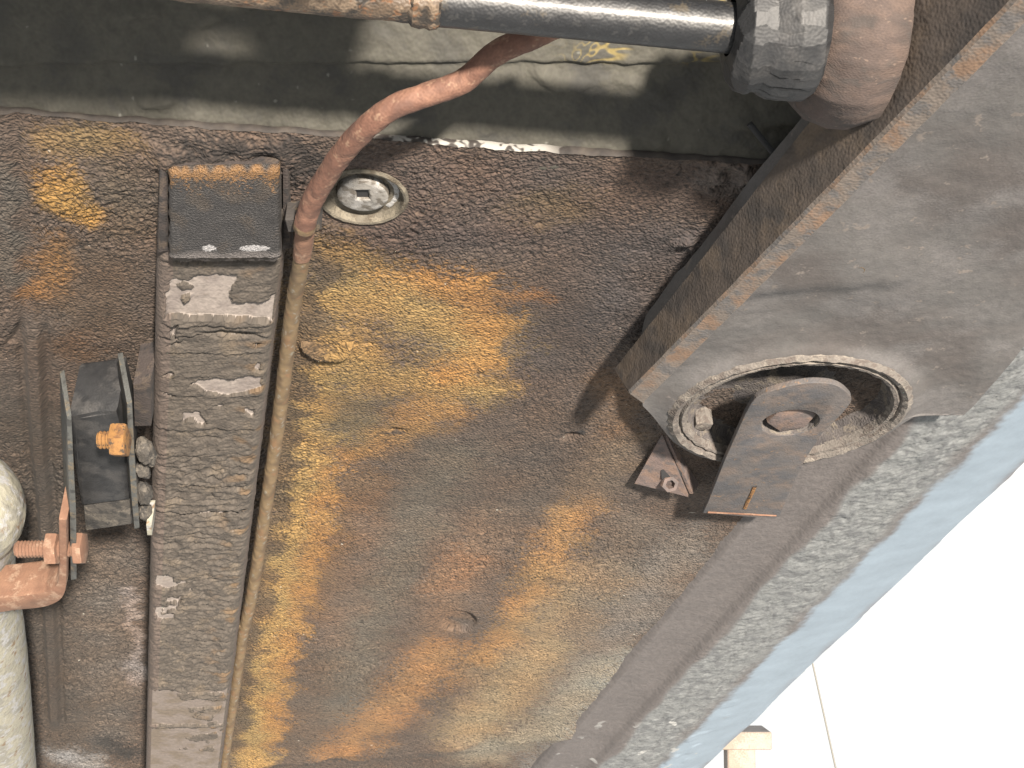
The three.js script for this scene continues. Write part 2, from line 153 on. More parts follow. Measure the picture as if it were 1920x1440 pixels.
// uv in metres by the main direction of every face
function metres(geo, shift = 0) {
  const g = geo.index ? geo.toNonIndexed() : geo.clone(), p = g.attributes.position, n = p.count, uv = new Float32Array(n * 2);
  const a = new THREE.Vector3(), b = new THREE.Vector3(), c = new THREE.Vector3();
  for (let i = 0; i < n; i += 3) {
    a.fromBufferAttribute(p, i); b.fromBufferAttribute(p, i + 1).sub(a); c.fromBufferAttribute(p, i + 2).sub(a); b.cross(c);
    const x = Math.abs(b.x), y = Math.abs(b.y), z = Math.abs(b.z), ax = y >= x && y >= z ? [0, 2] : x >= z ? [2, 1] : [0, 1];
    for (let k = 0; k < 3; k++) { c.fromBufferAttribute(p, i + k); uv[(i + k) * 2] = c.getComponent(ax[0]) + shift; uv[(i + k) * 2 + 1] = c.getComponent(ax[1]) + shift * 0.7; }
  }
  g.setAttribute('uv', new THREE.BufferAttribute(uv, 2)); return g;
}
function sheet(nu, nv, fn, uvfn) {                // fn(u, v) gives [x, y, z]
  const pos = new Float32Array((nu + 1) * (nv + 1) * 3), uv = new Float32Array((nu + 1) * (nv + 1) * 2), idx = new Uint32Array(nu * nv * 6);
  let k = 0;
  for (let j = 0; j <= nv; j++) for (let i = 0; i <= nu; i++) {
    const o = j * (nu + 1) + i, p = fn(i / nu, j / nv); pos.set(p, o * 3); const q = uvfn ? uvfn(i / nu, j / nv, p) : [p[0], p[2]]; uv[o * 2] = q[0]; uv[o * 2 + 1] = q[1];
  }
  for (let j = 0; j < nv; j++) for (let i = 0; i < nu; i++) { const a = j * (nu + 1) + i, b = a + 1, c = a + nu + 1, d = c + 1; idx[k++] = a; idx[k++] = c; idx[k++] = b; idx[k++] = b; idx[k++] = c; idx[k++] = d; }
  const g = new THREE.BufferGeometry(); g.setAttribute('position', new THREE.BufferAttribute(pos, 3)); g.setAttribute('uv', new THREE.BufferAttribute(uv, 2)); g.setIndex(new THREE.BufferAttribute(idx, 1)); g.computeVertexNormals(); return g;
}
const V = (p) => new THREE.Vector3(...p);
// outline in the floor plane (x, z), from y0 (bottom, seen) up by depth, edges rounded
function slab(outline, y0, depth, bevel = 0.0008) {
  const s = new THREE.Shape(outline.map(([x, z]) => new THREE.Vector2(x, -z)));
  const g = new THREE.ExtrudeGeometry(s, { depth: Math.max(1e-4, depth - 2 * bevel), bevelEnabled: true, bevelThickness: bevel, bevelSize: bevel, bevelOffset: -bevel, bevelSegments: 2, curveSegments: 8 });
  g.rotateX(-Math.PI / 2); g.translate(0, y0 + bevel, 0); return toCreasedNormals(g, 0.6);
}
function rod(a, b, r, seg = 32, r2 = r) {          // capless-looking cylinder between two points
  const A = V(a), B = V(b), d = B.clone().sub(A), g = new THREE.CylinderGeometry(r2, r, d.length(), seg, 1);
  g.applyQuaternion(new THREE.Quaternion().setFromUnitVectors(new THREE.Vector3(0, 1, 0), d.clone().normalize())); const m = A.clone().add(B).multiplyScalar(0.5); g.translate(m.x, m.y, m.z); return toCreasedNormals(g, 0.7);
}
function lathe(profile, origin, axis, seg = 64) {  // profile: [radius, height along axis]
  const g = new THREE.LatheGeometry(profile.map(([r, h]) => new THREE.Vector2(Math.max(r, 1e-5), h)), seg);
  g.applyQuaternion(new THREE.Quaternion().setFromUnitVectors(new THREE.Vector3(0, 1, 0), V(axis).normalize())); g.translate(...origin); return toCreasedNormals(g, 0.8);
}
function wobble(geo, amp, scale, crease = 0.7) {   // uneven surface: pushes vertices along their normals
  const bare = new THREE.BufferGeometry(); bare.setAttribute('position', geo.attributes.position.clone()); if (geo.index) bare.setIndex(geo.index.clone());
  const g = mergeVertices(bare, 1e-6); g.computeVertexNormals(); const p = g.attributes.position, n = g.attributes.normal;
  for (let i = 0; i < p.count; i++) { const x = p.getX(i), y = p.getY(i), z = p.getZ(i), h = amp * (ns((x + y * 0.7) * scale, (z - y * 0.6) * scale) + 0.5 * ns((x - y) * scale * 2.7, (z + y) * scale * 2.7)); p.setXYZ(i, x + n.getX(i) * h, y + n.getY(i) * h, z + n.getZ(i) * h); }
  return toCreasedNormals(g, crease);
}
function threaded(a, b, r, pitch = 0.0022) {       // bolt shank with thread ridges
  const A = V(a), d = V(b).sub(A), L = d.length(), pr = [[0, 0], [r * 0.8, 0]];
  for (let h = 0.0006; h + pitch <= L; h += pitch) pr.push([r * 0.84, h], [r, h + pitch * 0.4], [r, h + pitch * 0.55], [r * 0.84, h + pitch * 0.95]);
  pr.push([r * 0.84, L], [0, L]); return lathe(pr, a, [d.x, d.y, d.z], 28);
}
function hexNut(a, b, r, turn = 0) {
  const A = V(a), d = V(b).sub(A), L = d.length(), s = new THREE.Shape(); for (let i = 0; i < 6; i++) { const t = i * Math.PI / 3 + turn; s[i ? 'lineTo' : 'moveTo'](r * Math.cos(t), r * Math.sin(t)); } s.closePath();
  const bv = Math.min(0.0012, L * 0.2), g = new THREE.ExtrudeGeometry(s, { depth: L - 2 * bv, bevelThickness: bv, bevelSize: bv, bevelOffset: -bv, bevelSegments: 2 }); g.translate(0, 0, bv);
  g.applyQuaternion(new THREE.Quaternion().setFromUnitVectors(new THREE.Vector3(0, 0, 1), d.normalize())); g.translate(...a); return toCreasedNormals(g, 0.5);
}
function pipe(points, r, seg = 200, rs = 32, amp = 0.0003, scale = 150) {   // round pipe along points, uneven, uv in metres, seam on the hidden side
  const c = points.length > 2 ? new THREE.CatmullRomCurve3(points.map(V), false, 'centripetal') : new THREE.LineCurve3(V(points[0]), V(points[1])), L = c.getLength(), up = new THREE.Vector3(0, 1, 0);
  const P = [], T = []; for (let i = 0; i <= seg; i++) { P.push(c.getPointAt(i / seg)); T.push(c.getTangentAt(i / seg)); }
  return sheet(rs, seg, (u, v) => { const i = Math.round(v * seg), t = T[i], n = up.clone().addScaledVector(t, -t.dot(up)).normalize(), b = new THREE.Vector3().crossVectors(t, n), a = u * 2 * Math.PI;
    const k = u === 1 ? 0 : u, q = Math.cos(k * 2 * Math.PI), w = Math.sin(k * 2 * Math.PI), h = r + amp * (ns(v * L * scale + q * 1.3, w * 1.3 + 7) + 0.5 * ns(v * L * scale * 2.6 + w * 2.5, q * 2.5)) + 0.6 * amp * ns(v * L * 30, 2);
    return P[i].clone().addScaledVector(n, Math.cos(a) * h).addScaledVector(b, Math.sin(a) * h).toArray(); }, (u, v) => [v * L, u * 2 * Math.PI * r]);
}
function axial(geo, origin, dir, r) {              // uv in metres round an axis
  const g = geo.index ? geo.toNonIndexed() : geo.clone(), p = g.attributes.position, n = p.count, uv = new Float32Array(n * 2), d = V(dir).normalize(), o = V(origin), e1 = new THREE.Vector3(0, 1, 0).addScaledVector(d, -d.y).normalize(), e2 = new THREE.Vector3().crossVectors(d, e1), q = new THREE.Vector3();
  for (let i = 0; i < n; i += 3) { let ref = 0; for (let k = 0; k < 3; k++) { q.fromBufferAttribute(p, i + k).sub(o); let a = Math.atan2(q.dot(e2), q.dot(e1)); if (k === 0) ref = a; else { if (a - ref > Math.PI) a -= 2 * Math.PI; if (ref - a > Math.PI) a += 2 * Math.PI; } const h = q.dot(d); q.addScaledVector(d, -h); uv[(i + k) * 2] = h + 0.5 * (q.length() - r); uv[(i + k) * 2 + 1] = a * r; } }
  g.setAttribute('uv', new THREE.BufferAttribute(uv, 2)); return g;
}

const M = {
  rustPipe: coat('rusted pipe', [142, 96, 72], [[[164, 116, 88], 8, 0.1, 0.35], [[128, 88, 68], 10, 0.2, 0.3], [[176, 136, 104], 20, 0.4, 0.2]], { rough: 0.8, bump: 0.0005 }),
  tanPipe: coat('tan coated line', [150, 122, 82], [[[126, 100, 68], 9, 0.1, 0.3], [[154, 116, 76], 12, 0.25, 0.25], [[166, 152, 126], 16, 0.4, 0.2]], { rough: 0.75, bump: 0.0004, seed: 4 }),
  clip: coat('dark clip', [70, 62, 54], [[[100, 84, 62], 10, 0.15]], { seed: 3 }),
  bar: coat('glossy black bar', [38, 38, 38], [[[78, 68, 52], 9, 0.36], [[60, 58, 54], 20, 0.3]], { rough: 0.5, bump: 0.0003, clear: 0.15, seed: 9, grain: 0.3 }),
  barRust: coat('pale rusted bar', [120, 98, 74], [[[160, 134, 104], 10, 0.1], [[70, 60, 48], 8, 0.22], [[150, 104, 66], 16, 0.3]], { rough: 0.6, bump: 0.0009, seed: 11 }),
  rubber: coat('perished rubber', [52, 51, 49], [[[80, 76, 70], 7, 0.15, 0.3], [[38, 38, 38], 12, 0.25, 0.25]], { rough: 0.6, bump: 0.0003, seed: 15 }),
  rubberMud: coat('muddy rubber', [92, 84, 72], [[[58, 54, 48], 12, 0.15], [[126, 114, 96], 9, 0.25]], { rough: 0.9, bump: 0.001, seed: 16 }),
  redRust: coat('red rusted iron', [104, 86, 74], [[[118, 96, 80], 6, 0.1, 0.3], [[92, 80, 70], 8, 0.2, 0.3], [[140, 116, 96], 20, 0.5, 0.1]], { rough: 0.9, bump: 0.0004, seed: 18 }),
  orangeRust: coat('orange rust', [178, 124, 62], [[[140, 94, 50], 9, 0.12], [[84, 66, 46], 12, 0.28]], { rough: 0.85, bump: 0.0005, seed: 21, size: 0.05 }),
  bracketRust: coat('pinkish rust', [158, 114, 84], [[[148, 104, 76], 8, 0.1, 0.3], [[182, 144, 112], 12, 0.25, 0.25]], { rough: 0.88, bump: 0.0005, seed: 23 }),
  greySteel: coat('weathered steel strip', [106, 104, 94], [[[132, 116, 90], 10, 0.15], [[72, 70, 64], 12, 0.2]], { rough: 0.65, bump: 0.0004, seed: 26 }),
  exhaust: coat('pale scaled exhaust', [198, 188, 158], [[[176, 168, 146], 8, 0.1], [[206, 200, 186], 14, 0.2], [[158, 128, 92], 12, 0.4]], { rough: 0.85, bump: 0.0007, seed: 30, fine: 40 }),
  darkBrown: coat('dark brown coating', [74, 62, 54], [[[96, 80, 64], 8, 0.15], [[52, 46, 42], 10, 0.2]], { rough: 0.9, bump: 0.001, seed: 33 }),
  arm: coat('brown dusted arm', [112, 97, 82], [[[132, 112, 90], 5, 0.08, 0.3], [[90, 80, 70], 7, 0.15, 0.3]], { rough: 0.85, bump: 0.0005, seed: 36, size: 0.16 }),
  armEdge: coat('pale arm edge', [146, 130, 112], [[[160, 126, 96], 6, 0.15, 0.3], [[124, 116, 106], 9, 0.2]], { rough: 0.85, bump: 0.0006, seed: 38, size: 0.14 }),  // paler base colour than the web
  panel: coat('dusty grey brown panel', [124, 117, 107], [[[112, 102, 92], 4, 0.1, 0.35], [[134, 126, 116], 6, 0.15, 0.3], [[150, 136, 120], 24, 0.5, 0.06]], { rough: 0.85, bump: 0.0004, seed: 41, size: 0.3, fine: 60 }),
  dish: coat('muddy dished cup', [116, 106, 96], [[[92, 84, 78], 7, 0.1, 0.25], [[142, 128, 108], 12, 0.22]], { rough: 0.92, bump: 0.0012, seed: 44 }),
  ring: coat('dried mud rim', [142, 130, 114], [[[120, 106, 92], 12, 0.1], [[160, 146, 126], 16, 0.25]], { rough: 0.95, bump: 0.001, seed: 46 }),
  tongue: coat('dark plate with rust', [118, 108, 98], [[[100, 96, 92], 5, 0.05, 0.3], [[132, 114, 98], 7, 0.2, 0.3], [[154, 122, 92], 12, 0.5, 0.1]], { rough: 0.8, bump: 0.0006, seed: 49 }),
  pinkRust: coat('dull pink rust', [138, 116, 102], [[[154, 124, 102], 8, 0.1], [[116, 102, 92], 10, 0.2]], { rough: 0.9, bump: 0.0006, seed: 51 }),
  plug: coat('aged zinc plug', [176, 166, 148], [[[206, 196, 178], 7, 0.12], [[128, 116, 98], 9, 0.2]], { rough: 0.7, bump: 0.0005, seed: 54, size: 0.06 }),
  plugRing: coat('grey plug flange', [128, 116, 94], [[[108, 94, 72], 9, 0.1], [[150, 136, 110], 12, 0.25]], { rough: 0.85, bump: 0.0006, seed: 56, size: 0.08 }),
  whitePaint: coat('flaked white paint', [214, 206, 190], [[[150, 134, 112], 14, 0.3, 0.05]], { rough: 0.8, bump: 0.0006, seed: 57, size: 0.05 }),
  black: new THREE.MeshStandardMaterial({ name: 'black coating and hole shade', color: new THREE.Color(0.012, 0.012, 0.013), roughness: 0.8, side: THREE.DoubleSide }),  // rod coating, and the painted dark of the plug and gusset holes
  iron: coat('dark axle iron', [60, 54, 48], [[[84, 70, 54], 6, 0.15]], { seed: 60 }),
  ground: new THREE.MeshStandardMaterial({ name: 'pale concrete ground', color: new THREE.Color(0.93, 0.89, 0.82), roughness: 0.95 }),
  post: coat('tan painted post', [178, 156, 130], [[[190, 170, 146], 5, 0.1]], { seed: 62, size: 0.5, rough: 0.8 }),
  wire: new THREE.MeshStandardMaterial({ name: 'dull wire', color: new THREE.Color(0.11, 0.105, 0.09), roughness: 0.7 }),
};

// ---------------------------------------------------------------- ground
{
  const g = new THREE.PlaneGeometry(300, 300, 1, 1); g.rotateX(-Math.PI / 2);
  const m = new THREE.Mesh(g, M.ground); m.name = 'ground'; m.userData = { kind: 'structure' }; m.receiveShadow = true; scene.add(m);
}

// ---------------------------------------------------------------- the underbody: floor pan, rail, crossmember, sill, box panel
const under = thing('car_underbody', 'rusty underside of a car with floor pan, frame rail and sill', 'car underbody', [0, 0, -0.9]);
const railL = (z) => -0.195 + (z + 0.638) * (0.341 - 0.195) / (1.364 - 0.638), railW = 0.0705;
const floorY = (z) => -0.05 * clamp((z + 0.98) / 0.43);
const AX = [-0.2907, -0.9568], BX = [0.9568, -0.2907];
const floorEdgeX = (z) => (0.462 - BX[1] * z) / BX[0];
const edgeZ = (x) => along(EDGE, x) + 0.0012 * ns(x * 90, 3.3);
const PIT = PITS.map(([x, z], i) => [x, z, i < 3 ? 0.0032 : 0.0016, i < 3 ? 0.004 : 0.0016]);
// coarse and middle relief of the floor sheet, metres towards the camera
function relief(x, z) {
  const wx = x + 0.005 * ns(x * 70, z * 70), wz = z + 0.004 * ns(x * 70 + 40, z * 70);
  const scale = clamp(0.7 + 0.9 * ns(x * 9 + 5, z * 9), 0.25, 1.3);
  let h = 0.0016 * ns(x * 14, z * 14) + 0.0007 * ns(x * 42, z * 52 + 8);
  const a = ns(wx * 190, wz * 250), b = ns(wx * 340 + 3, wz * 460);
  h += scale * (0.0006 * (1 - 2 * Math.abs(a)) + 0.0005 * (1 - 2 * Math.abs(b)));
  const lm = sst(0.004, -0.02, x - railL(z)) * sst(-0.84, -0.92, z); if (lm > 0) h += lm * (0.0022 * (0.5 - Math.abs(ns(wx * 100, wz * 120 + 4))) + 0.0016 * (0.5 - Math.abs(ns(wx * 230 + 6, wz * 260))));   // crusted mud left of the rail
  const s = ns(wx * 60 + 9, wz * 80) * 2.5 + wz * 18, fr = s - Math.floor(s); h += scale * 0.0006 * fr * sst(1, 0.93, fr);  // lifting scale: ledges
  return h;
}
function floorH(x, z) {
  let h = relief(x, z);
  // side panel beyond the lap at the left
  const xs = along(STEP_Z, z); if (z > STEP_END) h = h * sst(0, 0.006, Math.abs(x - xs)) + 0.0015 * sst(0.004, -0.002, x - xs) - 0.002 * Math.exp(-(((x - xs) / 0.003) ** 2));
  const db = segD(x, z, BEAD); if (db < 0.02) h = h * sst(0, 0.012, db) + sst(BEAD[0][1] + 0.005, BEAD[0][1] - 0.05, z) * sst(BEAD[4][1] - 0.005, BEAD[4][1] + 0.03, z) * ( 0.005 * sst(0.0062, 0.0025, db) - 0.002 * Math.exp(-(((db - 0.008) / 0.002) ** 2)));
  const zs = along(SEAM, x); h -= 0.004 * sst(0.004, -0.003, z - zs + 0.01 * ns(x * 22, 1)) - 0.006 * Math.exp(-(((z - zs) / 0.02) ** 2)) * (0.5 + ns(x * 26, 7));
  { const dx = (x - DENT[0][0]) / 0.0165, dz = (z - DENT[0][1]) / 0.0195, r = Math.hypot(dx, dz); if (r < 1.3) h += 0.0034 * sst(1.03, 0.97, r) * (dz < 0 ? sst(0.2, 0.95, r) : 0.25) + 0.0; }
  { const dx = (x - DENT[1][0]) / 0.016, dz = (z - DENT[1][1]) / 0.019, r = Math.hypot(dx, dz); if (r < 1.4) h -= 0.005 * sst(1.05, 0.75, r); }
  for (const [px, pz, r, d] of PIT) { const e = ((x - px) ** 2 / (r * r * 2.2) + (z - pz) ** 2 / (r * r)); if (e < 6) h -= d * Math.exp(-e); }
  { const d = Math.hypot(x - PLUG[0], z - PLUG[2]); if (d < 0.04) h = h * sst(0.024, 0.034, d) - 0.008 * sst(0.0228, 0.0216, d); }
  { const dx = x + 0.14, d = segD(x, z, [CAP[0], CAP[1]]); if (d < 0.05) h += 0.004 * Math.exp(-((d / 0.014) ** 2)) * (0.6 + ns(dx * 70, z * 70)); }
  for (const [cx, cz] of CRUMP) { const d = Math.hypot(x - cx, z - cz); if (d < 0.03) h += 0.005 * Math.exp(-((d / 0.01) ** 2)) * (0.5 + ns(x * 120, z * 120)); }
  return h;
}
const STEP_Z = STEP.slice(0, 5).map(([x, z]) => [z, x]).sort((a, b) => a[0] - b[0]), STEP_END = STEP_Z[0][0];
{
  const X0 = -0.62, Z1 = -1.72, SX = 1.02, SZ = 1.24;
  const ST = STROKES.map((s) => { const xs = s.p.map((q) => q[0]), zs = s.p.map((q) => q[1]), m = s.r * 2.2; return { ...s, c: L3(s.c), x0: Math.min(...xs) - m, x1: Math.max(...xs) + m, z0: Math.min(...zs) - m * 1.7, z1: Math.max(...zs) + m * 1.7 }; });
  const BASE = L3([98, 80, 64]);
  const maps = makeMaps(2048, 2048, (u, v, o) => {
    const x = X0 + u * SX, z = Z1 + v * SZ; if (x > floorEdgeX(z) + 0.01) { o[0] = o[1] = o[2] = 0.05; o[3] = 0.5; return; }
    const w1 = ns(x * 38, z * 38), w2 = ns(x * 38 + 50, z * 38 + 9), f1 = ns(x * 210, z * 260), f2 = ns(x * 520, z * 620), f3 = ns(x * 95 + 3, z * 95);
    const px = x + 0.010 * w1 + 0.003 * f3, pz = z + 0.012 * w2 + 0.002 * f1, f4 = ns(x * 330 + 5, z * 420), speck = 0.55 * f1 + 0.85 * f2 + 0.85 * f4 + 0.35 * f3 + 0.15 * w1;
    let r = BASE[0], g = BASE[1], b = BASE[2];
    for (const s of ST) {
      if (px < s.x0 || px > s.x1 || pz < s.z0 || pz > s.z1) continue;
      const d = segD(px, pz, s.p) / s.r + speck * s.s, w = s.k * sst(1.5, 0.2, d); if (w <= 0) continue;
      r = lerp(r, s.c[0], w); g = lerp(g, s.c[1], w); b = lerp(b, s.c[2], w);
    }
    const dark = sst(0.05, 0.6, 0.45 * ns(x * 170 + 7, z * 220) + 0.6 * ns(x * 400, z * 520 + 5)) * 0.65;   // darker crumbs of old coating
    const dust = sst(0.25, 0.8, 0.6 * ns(x * 120 + 70, z * 200) + 0.6 * f2) * 0.35;
    const t = 1.12 * (1 + 0.42 * f2 + 0.22 * f4 + 0.16 * f1 + 0.12 * ns(x * 12, z * 12)) * (1 - dark);
    const hot = 0.10 * ns(x * 26 + 90, z * 26);
    r = r * t * (1 + hot); g = g * t; b = b * t * (1 - hot);
    r = lerp(r, r * 1.35 + 0.012, dust); g = lerp(g, g * 1.35 + 0.011, dust); b = lerp(b, b * 1.35 + 0.009, dust);
    const ch = ns(x * 300 + 5, z * 300 + 77) + 0.5 * ns(x * 40, z * 40 + 30); if (ch > 1.02) { const k = sst(1.02, 1.12, ch) * 0.7; r = lerp(r, 0.26, k); g = lerp(g, 0.25, k); b = lerp(b, 0.22, k); }   // pale grit
    o[0] = r; o[1] = g; o[2] = b;
    const wx = x + 0.003 * ns(x * 130, z * 130), wz = z + 0.003 * ns(x * 130 + 40, z * 130);
    o[3] = 0.40 + 0.36 * (0.5 - Math.abs(ns(wx * 460, wz * 600))) + 0.24 * ns(x * 760, z * 900) + 0.25 * (0.5 - Math.abs(ns(wx * 250 + 8, wz * 350)));
  });
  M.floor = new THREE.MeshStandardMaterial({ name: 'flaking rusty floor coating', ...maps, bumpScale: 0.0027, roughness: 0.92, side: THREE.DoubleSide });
  const g = sheet(900, 760, (u, v) => {
    const vv = Math.pow(v, 1.25), xa = lerp(-0.62, floorEdgeX(-1.1), u), ze = edgeZ(xa), z0 = lerp(ze, -1.7, vv);
    const x = lerp(lerp(-0.36, -0.62, vv), floorEdgeX(z0), u), z = lerp(edgeZ(x), -1.7, vv);
    return [Math.min(x, floorEdgeX(z)), floorY(z) - floorH(x, z), z];
  }, (u, v, p) => [(p[0] - X0) / SX, (p[2] - Z1) / SZ]);
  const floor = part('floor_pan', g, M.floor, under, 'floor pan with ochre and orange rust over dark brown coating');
  // turned-up lip along the near edge of the pan, its paint chipped to bright metal in places
  const lipMaps = makeMaps(1024, 16, (u, v, o) => {
    const n = ns(u * 60, 2) + 0.5 * ns(u * 200, v * 2), k = sst(0.50, 0.56, u) * sst(0.70, 0.66, u) * sst(0.0, 0.25, n + 0.35 * sst(0.56, 0.64, u)), c = L3([70 + 20 * n, 60 + 18 * n, 50 + 14 * n]); const w = L3([196, 186, 166]);
    for (let i = 0; i < 3; i++) o[i] = lerp(c[i], w[i], k); o[3] = 0.5 + 0.3 * n;
  });
  const lipMat = new THREE.MeshStandardMaterial({ name: 'chipped lip', ...lipMaps, bumpScale: 0.0006, roughness: 0.8, side: THREE.DoubleSide });
  part('panel_lip', sheet(400, 4, (u, v) => { const x = lerp(-0.36, 0.2, u), z = edgeZ(x); return [x, lerp(-0.05 - floorH(x, z) + 0.0002, -0.0455, v), z + 0.0008 * Math.sin(v * 3)]; }, (u, v) => [u, v]), lipMat, floor);
}

// crossmember behind the sway bar
{
  const X0 = -0.4, X1 = 0.22, Z0 = -0.575, Z1 = -0.33;
  const ridge = (x) => -0.519 - 0.03 * (x - 0.04);
  const H = (x, z) => { const r = ridge(x) + 0.0015 * ns(x * 60, 5); let h = 0.003 * sst(-0.002, 0.001, z - r) + 0.0008 * ns(x * 60, z * 60) + 0.0005 * ns(x * 170, z * 170);
    const d1 = segD(x, z, [[-0.15, -0.492], [-0.12, -0.482], [-0.09, -0.480]]); h += 0.006 * sst(0.008, 0.003, d1) * (0.6 + ns(x * 70, z * 70));
    h += 0.004 * sst(0.4, 0.9, ns(x * 34 + 2, z * 50)) ; return h; };
  const A = L3([94, 88, 72]), Bc = L3([62, 59, 52]), Y = L3([164, 140, 78]), W = L3([150, 144, 126]);
  const maps = makeMaps(1024, 512, (u, v, o) => {
    const x = lerp(X0, X1, u), z = lerp(Z0, Z1, v), n = ns(x * 40, z * 40), f = ns(x * 220, z * 220), f2 = ns(x * 600, z * 600);
    const strip = sst(-0.004, 0.004, z - ridge(x)), kd = sst(0.0, 0.6, n + 0.4 * f) * 0.7 * (1 - 0.3 * strip);
    const fib = Math.abs(ns(x * 130 + 2 * n, z * 200)); const ky = strip * sst(0.0, 0.06, x) * sst(0.16, 0.06, fib) * sst(-0.35, 0.2, n);
    const kw = sst(0.75, 0.9, ns(x * 260, z * 260 + 9)) * 0.8;
    for (let i = 0; i < 3; i++) o[i] = lerp(lerp(lerp(A[i], Bc[i], kd), Y[i], ky), W[i], kw) * (1 + 0.2 * f + 0.15 * f2); o[3] = 0.5 + 0.25 * f + 0.2 * f2 + 0.2 * ky;
  });
  const mat = new THREE.MeshStandardMaterial({ name: 'dusty dark undercoat', ...maps, bumpScale: 0.0008, roughness: 0.82, side: THREE.DoubleSide });
  const g = sheet(420, 200, (u, v) => { const x = lerp(X0, X1, u), z = lerp(Z0, Z1, v); const b = z - edgeZ(x); return [x, -0.0462 + (b > 0 ? 0.53 * b - 0.9 * Math.max(0, b - 0.1) ** 1.5 : -0.004 * b) - H(x, z), z]; }, (u, v) => [u, v]);
  part('crossmember', g, mat, under, 'dark dusty crossmember behind the sway bar');
}

